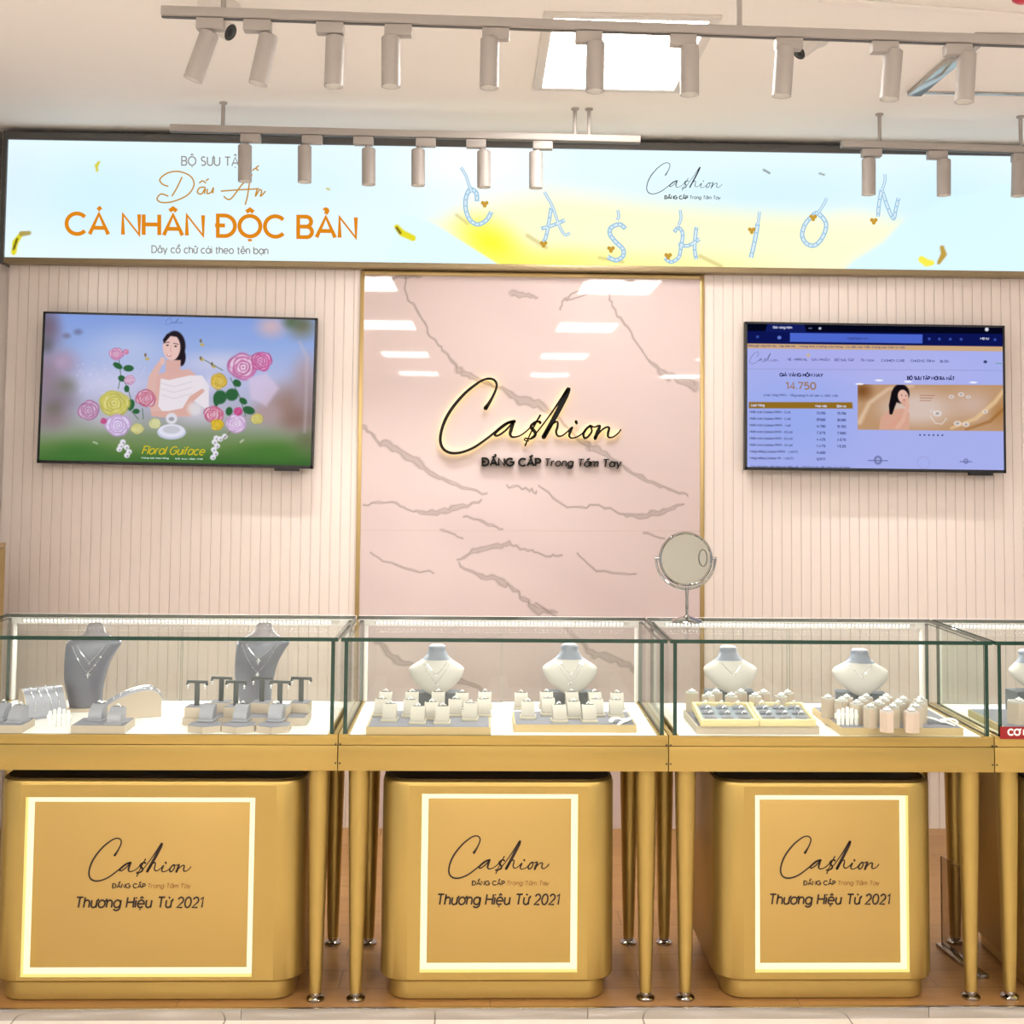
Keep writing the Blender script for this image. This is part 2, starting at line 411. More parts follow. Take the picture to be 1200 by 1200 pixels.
# ------------------------------------------------------------------ painting of prints, screens and stone (colour fields)
class Paint:
    def __init__(s, u, v, base):
        s.u, s.v = u, v; s.c = np.empty((len(u), 3)); s.c[:] = base
    def mix(s, a, col):
        s.c += (np.asarray(col, float)-s.c)*np.clip(a, 0, 1)[:, None]
    def blob(s, cx, cy, rx, ry, col, alpha=1.0, soft=.35, rot=0.0):
        dx, dy = s.u-cx, s.v-cy
        if rot: c, q = math.cos(rot), math.sin(rot); dx, dy = dx*c+dy*q, -dx*q+dy*c
        d = np.sqrt((dx/rx)**2+(dy/ry)**2)
        a = np.clip((1-d)/soft, 0, 1); s.mix(a*a*(3-2*a)*alpha, col)
    def dist(s, pts):
        D = np.full(len(s.u), 1e9); T = np.zeros(len(s.u))
        for i in range(len(pts)-1):
            ax, ay = pts[i]; bx, by = pts[i+1]; vx, vy = bx-ax, by-ay
            t = np.clip(((s.u-ax)*vx+(s.v-ay)*vy)/(vx*vx+vy*vy+1e-9), 0, 1)
            d = np.hypot(s.u-ax-vx*t, s.v-ay-vy*t); k = d < D; D = np.where(k, d, D); T = np.where(k, i+t, T)
        return D, T
    def stroke(s, pts, w, col, alpha=1.0, soft=.8):
        D, T = s.dist(pts)
        ww = np.interp(T, range(len(pts)), w) if isinstance(w, (list, tuple)) else w
        s.mix(np.clip((ww/2-D)/soft+.5, 0, 1)*alpha, col)
    def poly(s, pts, col, alpha=1.0, soft=1.0):
        D, _ = s.dist(list(pts)+[pts[0]]); ins = np.zeros(len(s.u), bool); n = len(pts)
        for i in range(n):
            (x1, y1), (x2, y2) = pts[i], pts[(i+1) % n]
            k = ((y1 > s.v) != (y2 > s.v)) & (s.u < (x2-x1)*(s.v-y1)/(y2-y1+1e-12)+x1); ins ^= k
        s.mix(np.clip(np.where(ins, D, -D)/soft+.5, 0, 1)*alpha, col)
def painted_grid(name, x0, x1, z0, z1, y, nx, nz, paint, m, parent=None, ang=0.0, top=None):
    xs, zs = np.linspace(x0, x1, nx), np.linspace(z0, z1, nz)
    X, Z = np.meshgrid(xs, zs); X, Z = X.ravel(), Z.ravel()
    if ang:
        cx, cz = (x0+x1)/2, (z0+z1)/2; c, q = math.cos(ang), math.sin(ang)
        X, Z = cx+(X-cx)*c-(Z-cz)*q, cz+(X-cx)*q+(Z-cz)*c
    V = np.stack([X, np.full_like(X, y), Z], 1)
    u, v = project(V)
    col = paint(u, v, X, Z)
    me = bpy.data.meshes.new(name)
    i = np.arange((nz-1)*nx).reshape(nz-1, nx)[:, :-1].ravel()
    F = np.stack([i, i+1, i+nx+1, i+nx], 1)
    me.vertices.add(len(V)); me.vertices.foreach_set('co', V.ravel())
    me.loops.add(F.size); me.loops.foreach_set('vertex_index', F.ravel().astype(np.int32))
    me.polygons.add(len(F)); me.polygons.foreach_set('loop_start', (np.arange(len(F))*4).astype(np.int32))
    try: me.polygons.foreach_set('loop_total', np.full(len(F), 4, np.int32))
    except Exception: pass
    me.update(calc_edges=True)
    a = me.color_attributes.new('pigment', 'FLOAT_COLOR', 'POINT')
    a.data.foreach_set('color', np.concatenate([lin(np.clip(col, 0, 255)), np.ones((len(V), 1))], 1).ravel().astype(np.float32))
    me.materials.append(m); me.validate()
    o = bpy.data.objects.new(name, me); COL.objects.link(o)
    if parent is not None: o.parent = parent
    return o

# ================================================================== the room
YW = 1.653                       # face of the back wall cladding
ZC = 3.0
def fluted(name, x0, x1, pitch=.0428):
    prof = []; x = x0
    prof.append((x, YW+.006))
    while x+pitch < x1:
        a = x+pitch
        prof += [(a-.0022, YW+.006), (a-.0012, YW+.010), (a+.0012, YW+.010), (a+.0022, YW+.006)]; x = a
    prof += [(x1, YW+.006)]
    n = len(prof)
    v = [(a, b, 0) for a, b in prof]+[(a, b, 2.41) for a, b in prof]
    f = [(i, i+1, n+i+1, n+i) for i in range(n-1)]
    mb = MB().add(v, f)
    mb.box(x0, x1, YW+.013, YW+.03, 0, 2.41)
    return struct(name, mb, WALLP, smooth=False)
struct('wall_back', MB().box(-1.9, 6, 1.70, 1.80, -.03, 3.0), WALLP)
fluted('wall_back_left', -1.655, -.118)
fluted('wall_back_right', 1.384, 5.0)
wl = mat('grey_wall', (150, 147, 145), rough=.6)
struct('wall_front', MB().box(-7, 9, -13.7, -13.5, -.03, 3.0), mat('far_wall', (172, 170, 163), rough=.7))
struct('wall_left', MB().box(-1.84, -1.722, .55, 1.70, -.03, 3.0), wl)
struct('ceiling', MB().box(-7, 9, -13.5, 1.80, ZC, ZC+.1), CEIL)
# floor: white 60 cm tiles in front, raised timber floor under the counters
def tile_mat():
    m = bpy.data.materials.new('white_tile'); m.use_nodes = True; nt = m.node_tree; b = nt.nodes['Principled BSDF']
    tc = nt.nodes.new('ShaderNodeTexCoord'); mp = nt.nodes.new('ShaderNodeMapping'); br = nt.nodes.new('ShaderNodeTexBrick')
    mp.inputs['Location'].default_value = (.305, .2, 0)
    br.offset = 0.0; br.inputs['Color1'].default_value = (*lin((226, 217, 206)), 1); br.inputs['Color2'].default_value = (*lin((221, 212, 201)), 1)
    br.inputs['Mortar'].default_value = (*lin((150, 140, 128)), 1); br.inputs['Scale'].default_value = 1.0
    br.inputs['Mortar Size'].default_value = .0025; br.inputs['Brick Width'].default_value = .597; br.inputs['Row Height'].default_value = .597
    nt.links.new(tc.outputs['Object'], mp.inputs[0]); nt.links.new(mp.outputs[0], br.inputs['Vector']); nt.links.new(br.outputs['Color'], b.inputs['Base Color'])
    b.inputs['Roughness'].default_value = .12
    return m
def wood_mat():
    m = bpy.data.materials.new('timber_floor'); m.use_nodes = True; nt = m.node_tree; b = nt.nodes['Principled BSDF']
    tc = nt.nodes.new('ShaderNodeTexCoord'); br = nt.nodes.new('ShaderNodeTexBrick'); nz = nt.nodes.new('ShaderNodeTexNoise'); mp = nt.nodes.new('ShaderNodeMapping')
    br.inputs['Color1'].default_value = (*lin((168, 124, 72)), 1); br.inputs['Color2'].default_value = (*lin((158, 114, 64)), 1); br.inputs['Mortar'].default_value = (*lin((110, 74, 44)), 1)
    br.inputs['Scale'].default_value = 1.0; br.inputs['Mortar Size'].default_value = .0015; br.inputs['Brick Width'].default_value = .9; br.inputs['Row Height'].default_value = .12
    mp.inputs['Scale'].default_value = (3, 40, 1); nz.inputs['Scale'].default_value = 2.0; nz.inputs['Detail'].default_value = 5
    mx = nt.nodes.new('ShaderNodeMix'); mx.data_type = 'RGBA'; mx.blend_type = 'MULTIPLY'; mx.inputs['Factor']  .default_value = .4
    nt.links.new(tc.outputs['Object'], br.inputs['Vector']); nt.links.new(tc.outputs['Object'], mp.inputs[0]); nt.links.new(mp.outputs[0], nz.inputs['Vector'])
    nt.links.new(br.outputs['Color'], mx.inputs['A']); nt.links.new(nz.outputs['Fac'], mx.inputs['B']); nt.links.new(mx.outputs['Result'], b.inputs['Base Color'])
    b.inputs['Roughness'].default_value = .35
    return m
struct('floor', MB().box(-7, 9, -13.5, -.012, -.09, -.03), tile_mat())
struct('floor_timber', MB().box(-4, 6, -.002, 1.70, -.09, 0), wood_mat())
k = MB()
for i in range(-4, 7): k.box(-.26+i*.99-.99+.0006, -.26+i*.99-.0006, -.012, -.0022, -.03, .001, bev=.0008)
struct('trim_1', k, STEEL)
e0, e1 = atz(960, -2, ZC), atz(1230, 20, ZC); an = math.atan2(e1[1]-e0[1], e1[0]-e0[0])
struct('trim_5', MB().box(0, 1.6, -.018, .018, -.010, 0, bev=.004, M=Matrix.Translation((e0[0], e0[1], ZC))@Matrix.Rotation(an, 4, 'Z')), CEIL)
q_ = atz(1200, -5, ZC)
alarm = thing('ceiling_alarm', 'small red round ceiling fitting cut off by the top right corner', 'alarm', tuple(q_))
MB().lathe([(.001, -.022), (.022, -.020), (.034, -.012), (.038, 0), (.001, 0)], 28, cap=False).build('red_cap', mat('red_plastic', (206, 40, 66), rough=.4), alarm)

# marble panel with painted stone veins
def marble_paint(u, v, X, Z):
    P = Paint(u, v, (205, 188, 187))
    rng = np.random.RandomState(3)
    for _ in range(14):
        P.blob(rng.uniform(420, 830), rng.uniform(320, 980), rng.uniform(60, 160), rng.uniform(30, 80), (196, 178, 178), .5, 1.0, .5)
    c = lambda pts: [(420+x*.35, 300+y*.35) for x, y in pts]
    V = [([(155, 60), (160, 130), (205, 190), (245, 270), (300, 330), (340, 385), (385, 405), (470, 440), (540, 480), (620, 505), (690, 560), (745, 620), (800, 650), (880, 700), (950, 745), (1040, 780), (1105, 800)], [2, 3, 6, 3, 4, 16, 18, 6, 26, 22, 5, 16, 18, 6, 12, 6, 2]),
         ([(835, 110), (850, 170), (900, 240), (960, 330), (1010, 390), (1060, 405), (1130, 440)], [2, 4, 6, 3, 16, 24, 30]),
         ([(15, 570), (60, 615), (110, 640), (180, 680), (250, 730), (330, 765), (430, 795)], [10, 8, 26, 24, 12, 8, 2]),
         ([(20, 835), (110, 825), (180, 855), (260, 860), (330, 845), (410, 820)], [2, 4, 3, 16, 14, 2]),
         ([(600, 765), (700, 840), (800, 835), (870, 860), (950, 870), (1020, 855), (1090, 825)], [2, 3, 3, 4, 18, 14, 2]),
         ([(360, 875), (420, 890), (485, 915)], [2, 7, 2]), ([(270, 920), (345, 945)], [5, 2]), ([(955, 925), (1020, 950)], [5, 2]),
         ([(330, 1020), (400, 985), (480, 970), (520, 970), (580, 990), (640, 1005), (690, 1000)], [2, 14, 16, 4, 3, 5, 2]),
         ([(330, 1030), (400, 1065), (480, 1090), (530, 1130), (590, 1180), (660, 1190)], [2, 12, 20, 8, 22, 4]),
         ([(510, 125), (560, 130), (600, 140)], [16, 14, 3]), ([(680, 180), (690, 145), (760, 105)], [2, 6, 3]), ([(60, 90), (130, 72), (210, 65)], [3, 8, 10]),
         ([(735, 995), (800, 1050), (930, 1065)], [2, 4, 2]), ([(40, 990), (130, 1040), (250, 1060)], [2, 4, 2]), ([(500, 770), (560, 780), (600, 795)], [2, 4, 2]),
         ([(690, 155), (835, 110)], [1, 2]), ([(590, 1160), (655, 1205), (740, 1290), (790, 1335), (880, 1360), (925, 1385)], [3, 8, 16, 22, 24, 14]),
         ([(60, 1290), (125, 1350), (170, 1365), (340, 1420), (420, 1462)], [12, 22, 10, 18, 6])]
    for pts, ws in V:
        q, w = smooth_curve(pts, ws, 5); q = np.array(q); w = np.array(w)
        q = q+rng.normal(0, 3.2, q.shape)
        q = c(q); w = w*.35*rng.uniform(.55, 1.25, len(w))
        P.stroke(q, list(w*1.25), (160, 147, 142), .6, 3)
        # fine dark edges either side of the filled band
        for sg in (-1, 1):
            e = [(a, b+sg*ww*.5+rng.normal(0, .5)) for (a, b), ww in zip(q, w)]
            P.stroke(e, .75, (112, 101, 97), .5, 1.0)
    for y in (622,):
        P.stroke([(420, y-.5), (830, y+.5)], .8, (190, 170, 162), .7, .8)
    return P.c
sb = tag(painted_grid('wall_back_marble', -.112, 1.378, 0.0, 2.385, YW, 420, 680, marble_paint, attr_mat('pink_marble', None, rough=.025, spec=.5)), kind='structure')
struct('wall_back_core', MB().box(-.112, 1.378, YW+.002, 1.70, 0, 2.385), WALLP)
# gold trims round the marble
struct('trim_2', MB().box(-.130, -.112, YW-.006, 1.70, 0, 2.40, bev=.001), GOLDTRIM)
struct('trim_3', MB().box(1.366, 1.384, YW-.006, 1.70, 0, 2.40, bev=.001), GOLDTRIM)
struct('trim_4', MB().box(-.112, 1.366, YW-.005, 1.70, 2.382, 2.40, bev=.001), GOLDTRIM)

# ------------------------------------------------------------------ lit fascia banner
YL = 1.60
lb = thing('lightbox_sign', 'long illuminated pale blue and yellow advertising banner above the wall panels', 'sign', (0, 0, 0))
def banner_paint(u, v, X, Z):
    P = Paint(u, v, (226, 244, 250))
    P.blob(120, 230, 200, 90, (205, 236, 248), .9, 1.0); P.blob(330, 215, 160, 60, (214, 240, 249), .8, 1.0)
    P.blob(20, 215, 60, 70, (214, 234, 246), .7, 1); P.blob(560, 190, 130, 60, (250, 252, 252), 1, 1.0)
    P.blob(620, 250, 160, 50, (252, 252, 240), .9, 1); P.blob(920, 225, 230, 50, (208, 238, 250), .8, 1); P.blob(1120, 240, 130, 80, (206, 238, 250), .9, 1)
    hill = [(508, 262), (560, 240), (650, 225), (760, 238), (880, 250), (1000, 256), (1056, 262), (1040, 284), (1000, 308), (985, 340), (590, 340), (594, 316), (540, 282)]
    D = P.c.copy(); P.poly(hill, (250, 247, 206), .8, 30.0)
    P.poly([(508, 262), (600, 240), (700, 240), (1056, 262), (985, 340), (590, 340), (594, 316), (540, 282)], (252, 247, 190), .35, 16)
    P.blob(575, 285, 70, 42, (255, 246, 40), .85, 1.0, .5); P.blob(640, 312, 150, 36, (255, 246, 90), .75, 1.0); P.blob(780, 316, 200, 34, (254, 247, 150), .7, 1)
    P.blob(1000, 262, 60, 30, (252, 250, 215), .7, 1)
    P.poly([(470, 250), (508, 262), (540, 282), (594, 316), (600, 340), (440, 340)], (222, 246, 252), 1.0, 2.0)
    P.poly([(1100, 235), (1056, 262), (1036, 284), (1000, 306), (975, 330), (1240, 340), (1240, 200)], (214, 243, 252), .9, 5.0)
    # shadows of the printed pendants
    for a in [((535, 252), (548, 262), 3), ((618, 276), (640, 290), 4), ((702, 302), (730, 307), 3), ((820, 300), (845, 312), 4)]:
        P.stroke([a[0], a[1]], a[2], (190, 170, 100), .5, 3)
    # foil confetti
    for q, w, cc in [([(16, 296), (18, 284), (25, 274)], [6, 7, 5], (220, 210, 30)), ([(25, 274), (34, 273)], [6, 5], (170, 150, 80)), ([(16, 292), (20, 280)], 2.5, (90, 74, 20)),
                     ([(114, 200), (113, 194), (116, 190)], [3, 4, 3], (210, 200, 60)), ([(465, 266), (471, 273), (484, 279)], [6, 8, 7], (226, 214, 30)), ([(465, 267), (469, 273)], 3, (110, 90, 16)),
                     ([(1080, 304), (1086, 308), (1092, 308)], [8, 9, 6], (246, 232, 70)), ([(1104, 290), (1106, 298), (1100, 308)], [5, 7, 4], (186, 150, 60)),
                     ([(895, 199), (902, 203)], 1.6, (90, 90, 70)), ([(960, 203), (966, 205)], 1.4, (110, 110, 90)), ([(383, 221), (386, 222)], 2, (200, 180, 80))]:
        P.stroke(q, w, cc, .95, 1.2)
    return P.c
painted_grid('printed_face', -1.655, 3.3, 2.428, 2.942, YL, 900, 110, banner_paint, attr_mat('banner_film', 1.1), lb)
fr = MB()
fr.box(-1.675, 3.33, YL-.012, 1.70, 2.942, 2.975, bev=.002); fr.box(-1.675, -1.655, YL-.012, 1.70, 2.40, 2.942)
fr.box(-1.655, 3.33, YL+.003, 1.70, 2.42, 2.943)
fr.build('frame', DGREY, lb)
MB().box(-1.675, 3.33, YL-.010, 1.70, 2.404, 2.428, bev=.002).build('lower_rail', mat('bronze_rail', (150, 132, 100), rough=.4, metal=.4), lb)
fB = lambda x, y, d: tuple(at(x, y, YL-.003))     # letters lie on the face of the banner
def px_text(mb, s, x, y, cap, width, weight, tilt=0.0, shear=0.0, Y=YL-.003, mi=0):
    ff = lambda a, b, d: tuple(at(x+a, y-b+a*tilt, Y))
    text(mb, s, 0, 0, cap, width, weight, shear, 0, mi, ff)
ORANGE = emat('orange_print', (226, 138, 26), 1.0); GREYPR = emat('grey_print', (150, 142, 134), 1.0); OCHRE = emat('ochre_print', (200, 146, 60), 1.0); INKB = emat('dark_banner_print', (40, 42, 48), 1.0)
m_ = MB(); px_text(m_, 'BỘ SƯU TẬP', 213, 193.5, 10, 74, .10, .012); m_.build('collection_line', GREYPR, lb, False)
m_ = MB(); px_text(m_, 'CÁ NHÂN ĐỘC BẢN', 78, 274, 24, 339, .135, .014); m_.build('headline', ORANGE, lb, False)
m_ = MB(); px_text(m_, 'Dây cổ chữ cái theo tên bạn', 178, 296, 8, 136, .11, .012); m_.build('caption_line', GREYPR, lb, False)
m_ = MB()
for pts in [[(592, 655), (572, 648), (562, 630), (590, 608), (630, 603), (670, 620), (682, 650), (660, 685), (610, 708), (570, 712), (552, 700), (566, 682), (592, 690)], [(640, 622), (622, 660), (604, 690)],
            [(722, 658), (702, 660), (694, 676), (708, 682), (722, 662), (718, 682)], [(730, 664), (728, 680), (742, 676), (750, 660), (748, 680)], [(700, 644), (712, 636), (724, 644)], [(724, 636), (734, 628)],
            [(886, 612), (876, 650), (870, 690), (862, 720)], [(884, 614), (850, 650), (810, 700), (786, 690)], [(776, 672), (830, 668), (900, 664), (910, 662)], [(905, 662), (898, 690), (912, 668), (920, 672), (916, 690), (934, 672)], [(888, 600), (898, 592), (908, 600)], [(900, 590), (910, 582)]]:
    q, w = smooth_curve([(a/3, b/3) for a, b in pts], None, 5)
    ribbon(m_, q, 1.7, 0, 0, fB)
m_.build('script_line', OCHRE, lb, False)
m_ = MB(); sc = 88/1050
logo_script(m_, lambda x, y, d: tuple(at(758+x, 233-y+x*.012, YL-.003)), sc, 0, 0, .95); m_.build('brand_script', INKB, lb, False)
m_ = MB(); px_text(m_, 'ĐẲNG CẤP', 779, 233, 3.6, 27, .2, .012); px_text(m_, 'Trong Tầm Tay', 808, 233, 3.6, 36, .11, .012, .15); m_.build('brand_tagline', INKB, lb, False)
# printed letter pendants: strokes in photo pixels
PB = emat('pendant_blue_print', (150, 196, 226), 1.0); PL = emat('pendant_light_print', (226, 242, 250), 1.0); PG = emat('pendant_gold_print', (206, 160, 60), 1.0)
PEND = {
 'C': [[(540, 196), (546, 206), (550, 218), (553, 226)], [(559, 236), (558, 226), (551, 222), (546, 232), (546, 246), (551, 258), (560, 263), (570, 258), (576, 248)]],
 'A': [[(638, 225), (642, 232), (647, 241), (652, 255), (656, 266), (662, 275), (668, 273)], [(646, 243), (643, 262), (639, 280), (634, 286)], [(634, 268), (648, 264), (662, 258)]],
 'S': [[(724, 246), (725, 254), (723, 258)], [(733, 268), (726, 263), (716, 267), (715, 275), (722, 284), (730, 292), (730, 300), (722, 305), (712, 301)]],
 'H': [[(797, 246), (798, 256), (795, 264)], [(790, 272), (795, 267), (800, 274), (798, 290), (795, 302), (786, 307), (779, 302)], [(795, 286), (806, 288), (820, 280)], [(816, 266), (814, 290), (816, 304)]],
 'I': [[(890, 248), (889, 258), (887, 266)], [(888, 262), (885, 280), (880, 302)]],
 'O': [[(969, 232), (965, 240), (959, 249)], [(955, 250), (944, 262), (940, 276), (946, 286), (956, 287), (965, 276), (968, 262), (960, 251), (954, 250)]],
 'N': [[(1037, 204), (1037, 212), (1034, 222)], [(1033, 222), (1030, 240), (1029, 254)], [(1034, 224), (1040, 242), (1047, 256), (1050, 244), (1053, 232)]],
}
GLD = dict(zip('CASHION', [(568, 239), (637, 286), (716, 292), (783, 300), (881, 270), (953, 255), (1024, 259)]))
for ch, sts in PEND.items():
    m_ = MB()
    for n_, st in enumerate(sts):
        q, w = smooth_curve(st, None, 6)
        thick = 3.4 if n_ == 0 else (5.2 if ch in 'CSOI' else 4.4)
        ribbon(m_, q, thick, 0, 0, lambda x, y, d: tuple(at(x, y, YL-.0022)))
        ribbon(m_, q, thick*.5, 0, 1, lambda x, y, d: tuple(at(x, y, YL-.003)))
        if n_:
            for a, b in q[1::3]: m_.add([at(a+1.0*math.cos(t), b+1.0*math.sin(t), YL-.0036) for t in np.linspace(0, 5.24, 6)], [tuple(range(6))], 0)
    x, y = GLD[ch]
    for dx, dy, r in [(-2.2, -1.2, 2.4), (2.2, -1.2, 2.4), (0, 2, 2.4)]:
        m_.add([at(x+dx+r*math.cos(t), y+dy+r*math.sin(t), YL-.0042) for t in np.linspace(0, 5.5, 8)], [tuple(range(8))], 2)
    m_.build('pendant_print', [PB, PL, PG], lb, False)

# ------------------------------------------------------------------ televisions
YT = 1.593
def rose(P, x, y, r, col, edge, seed=0):
    g = np.random.RandomState(seed); col = np.array(col, float); edge = np.array(edge, float); W_ = np.array([246, 240, 248.])
    for ring, (n, rr, sz) in enumerate([(8, .66, .46), (7, .46, .40), (6, .28, .32), (4, .12, .22)]):
        for i in range(n):
            a = i*2*PI/n+ring*.5+g.uniform(-.25, .25); q = rr*g.uniform(.85, 1.12); px_, py_ = x+r*q*math.cos(a), y+r*q*.86*math.sin(a); t_ = a+PI/2+g.uniform(-.3, .3)
            e = edge*g.uniform(.8, 1.0); k = g.uniform(.1, .5)
            P.blob(px_, py_, r*sz*1.15, r*sz*.72, e*.8+col*.2, .85, .45, t_)
            P.blob(px_-r*.06*math.cos(a), py_-r*.06*math.sin(a), r*sz*1.02, r*sz*.56, col*(1-k)+W_*k*.6+col*k*.4, .95, .5, t_)
    P.blob(x, y, r*.12, r*.09, edge*.75, .6, .8)
def tv_left_paint(u, v, X, Z):
    u, v = (u-30)/.3, (v-350)/.3
    P = Paint(u, v, (150, 172, 226))
    t = np.clip((v-60)/600, 0, 1)
    for i, (a, c) in enumerate([(0, (128, 158, 226)), (.22, (150, 176, 230)), (.45, (186, 190, 226)), (.62, (176, 176, 196)), (.74, (150, 158, 140)), (.86, (92, 128, 58)), (1, (40, 92, 30))]):
        if i == 0: P.c[:] = c; pa = a; continue
        P.mix(np.clip((t-pa)/(a-pa), 0, 1), c); pa = a
    P.blob(400, 200, 260, 130, (196, 206, 236), .6, 1); P.blob(760, 250, 240, 70, (216, 214, 236), .7, 1); P.blob(330, 330, 220, 100, (214, 214, 240), .6, 1); P.blob(870, 140, 140, 60, (140, 168, 230), .5, 1)
    for x, y, rx, ry, c in [(90, 120, 70, 110, (120, 104, 130)), (80, 300, 90, 120, (164, 140, 176)), (150, 250, 80, 70, (180, 160, 196)), (120, 400, 110, 80, (128, 116, 130)), (80, 180, 40, 50, (84, 90, 100)), (150, 340, 70, 50, (120, 124, 110)), (100, 470, 100, 60, (140, 120, 120)),
                         (1080, 110, 80, 70, (126, 128, 110)), (960, 110, 80, 60, (206, 180, 190)), (1020, 420, 130, 120, (160, 128, 116)), (1090, 320, 60, 140, (190, 170, 184)), (1060, 470, 90, 60, (140, 108, 90)), (940, 450, 90, 60, (176, 150, 150)), (1100, 560, 60, 60, (90, 110, 60)), (1040, 90, 50, 40, (90, 110, 80)), (205, 130, 26, 18, (110, 120, 160)), (160, 145, 24, 16, (120, 120, 150))]:
        P.blob(x, y, rx*1.15, ry*1.15, c, 1.0, 1.0)
    P.blob(580, 560, 420, 60, (120, 140, 90), .6, 1); P.blob(200, 600, 200, 70, (52, 110, 40), .7, 1); P.blob(960, 600, 220, 60, (60, 118, 40), .7, 1)
    P.blob(330, 470, 150, 70, (210, 200, 220), .5, 1); P.blob(680, 450, 160, 70, (214, 206, 220), .7, 1)
    for a, b in [((690, 180), (684, 165)), ((475, 235), (468, 220)), ((735, 265), (728, 255)), ((690, 238), (684, 232))]:
        P.blob(a[0], a[1], 12, 9, (196, 170, 90), .9, .6); P.blob(b[0], b[1], 7, 10, (120, 96, 60), .9, .6)
    P.blob(70, 330, 190, 300, (134, 118, 124), .7, 1.0); P.blob(60, 90, 90, 90, (96, 84, 92), .6, 1); P.blob(1110, 420, 150, 260, (140, 116, 110), .65, 1.0); P.blob(110, 430, 60, 50, (104, 100, 80), .6, 1); P.blob(140, 250, 46, 40, (190, 160, 190), .6, 1); P.blob(1080, 100, 50, 40, (96, 104, 80), .7, 1)
    g_ = np.random.RandomState(8)
    for _ in range(90):
        P.blob(g_.uniform(200, 500), g_.uniform(250, 420), g_.uniform(4, 9), g_.uniform(4, 8), (222, 218, 240), .35, .8)
    P.stroke([(1070, 170), (1100, 230), (1095, 420), (1090, 520)], [8, 10, 10, 8], (206, 190, 196), .5, 14)
    # the woman
    P.blob(582, 185, 46, 64, (24, 18, 22), 1, .15); P.blob(608, 228, 20, 40, (22, 16, 20), 1, .25)
    P.poly([(505, 300), (560, 282), (640, 276), (668, 300), (664, 372), (645, 460), (522, 462), (500, 380)], (224, 176, 164), 1, 6)
    P.poly([(548, 240), (606, 240), (604, 290), (546, 290)], (222, 174, 162), 1, 4)
    P.blob(570, 190, 37, 54, (236, 196, 186), 1, .14); P.blob(572, 212, 27, 34, (238, 198, 188), 1, .3)
    P.poly([(536, 160), (552, 138), (590, 134), (610, 150), (616, 176), (604, 172), (596, 150), (566, 146), (540, 176)], (24, 18, 22), 1, 4)
    P.stroke([(545, 172), (562, 170)], 3, (60, 40, 40), .9, 2); P.stroke([(578, 174), (596, 178)], 3, (60, 40, 40), .9, 2)
    P.blob(554, 182, 7, 4, (40, 26, 28), .95, .5); P.blob(586, 186, 7, 4, (40, 26, 28), .95, .5); P.stroke([(568, 184), (565, 206), (572, 208)], 2.5, (206, 150, 140), .8, 2)
    P.blob(561, 221, 13, 6, (196, 96, 100), 1, .5, .1); P.blob(561, 220, 9, 3, (250, 244, 242), 1, .4, .1)
    P.poly([(528, 312), (560, 318), (640, 300), (690, 300), (716, 340), (716, 440), (646, 392), (628, 440), (600, 452), (540, 448), (518, 420)], (238, 230, 234), 1, 4)
    for a in (330, 352, 376): P.stroke([(530, a), (580, a+14), (650, a-6)], 3, (206, 196, 208), .7, 4)
    P.stroke([(506, 440), (486, 380), (496, 310), (520, 262), (536, 238)], [30, 34, 32, 22, 14], (226, 182, 170), 1, 3); P.blob(534, 244, 12, 18, (232, 190, 178), 1, .3)
    P.stroke([(690, 360), (650, 390), (622, 440), (560, 452), (500, 450)], [16, 24, 28, 26, 20], (222, 172, 158), 1, 3)
    P.blob(720, 330, 40, 60, (226, 222, 238), .5, 1)
    # stems, leaves and roses
    for q in [[(365, 240), (372, 300), (362, 352)], [(372, 300), (400, 350), (420, 430)], [(360, 380), (440, 470)], [(750, 340), (745, 430)], [(800, 310), (835, 380), (860, 460)], [(770, 280), (700, 240)], [(456, 430), (460, 470)]]:
        P.stroke(q, 3, (58, 96, 58), .9, 2)
    for x, y, rx, ry, a in [(360, 262, 24, 13, .5), (402, 272, 24, 15, 0), (376, 312, 18, 14, .4), (395, 352, 12, 16, 0), (410, 415, 18, 26, .3), (432, 440, 16, 12, 0), (760, 385, 30, 32, .4), (806, 375, 30, 28, -.3), (745, 395, 14, 30, 0), (850, 400, 20, 14, .6), (795, 440, 16, 20, .2), (872, 436, 28, 18, .3), (826, 330, 20, 16, .6)]:
        P.blob(x, y, rx, ry, (36, 92, 48), 1, .3, a)
    PK, WH, MG = (232, 190, 216), (236, 224, 244), (196, 60, 130)
    rose(P, 355, 216, 30, PK, (200, 90, 150), 1); rose(P, 392, 208, 14, PK, (196, 70, 130), 2); rose(P, 406, 318, 24, (226, 206, 226), (206, 120, 170), 3)
    rose(P, 470, 390, 42, (228, 180, 200), (190, 60, 90), 4); rose(P, 345, 408, 66, (222, 214, 110), (196, 190, 70), 5); rose(P, 246, 436, 46, (208, 176, 206), (170, 90, 140), 6)
    rose(P, 360, 494, 54, (226, 218, 246), (196, 150, 214), 7); rose(P, 436, 508, 26, (228, 224, 140), (206, 200, 110), 8); rose(P, 305, 478, 14, (200, 80, 130), MG, 9)
    rose(P, 756, 322, 38, (232, 204, 74), (206, 160, 40), 10); rose(P, 850, 268, 66, (240, 206, 230), (190, 70, 140), 11); rose(P, 920, 244, 46, (230, 160, 206), (190, 50, 120), 12)
    rose(P, 735, 452, 44, (240, 206, 214), (196, 40, 90), 13); rose(P, 748, 492, 28, (240, 206, 30), (206, 160, 20), 14); rose(P, 822, 488, 48, (238, 226, 246), (206, 150, 210), 15); rose(P, 905, 470, 26, (226, 216, 110), (196, 180, 80), 16); rose(P, 505, 488, 26, (226, 230, 160), (206, 206, 130), 17); rose(P, 830, 440, 20, (210, 70, 130), MG, 18)
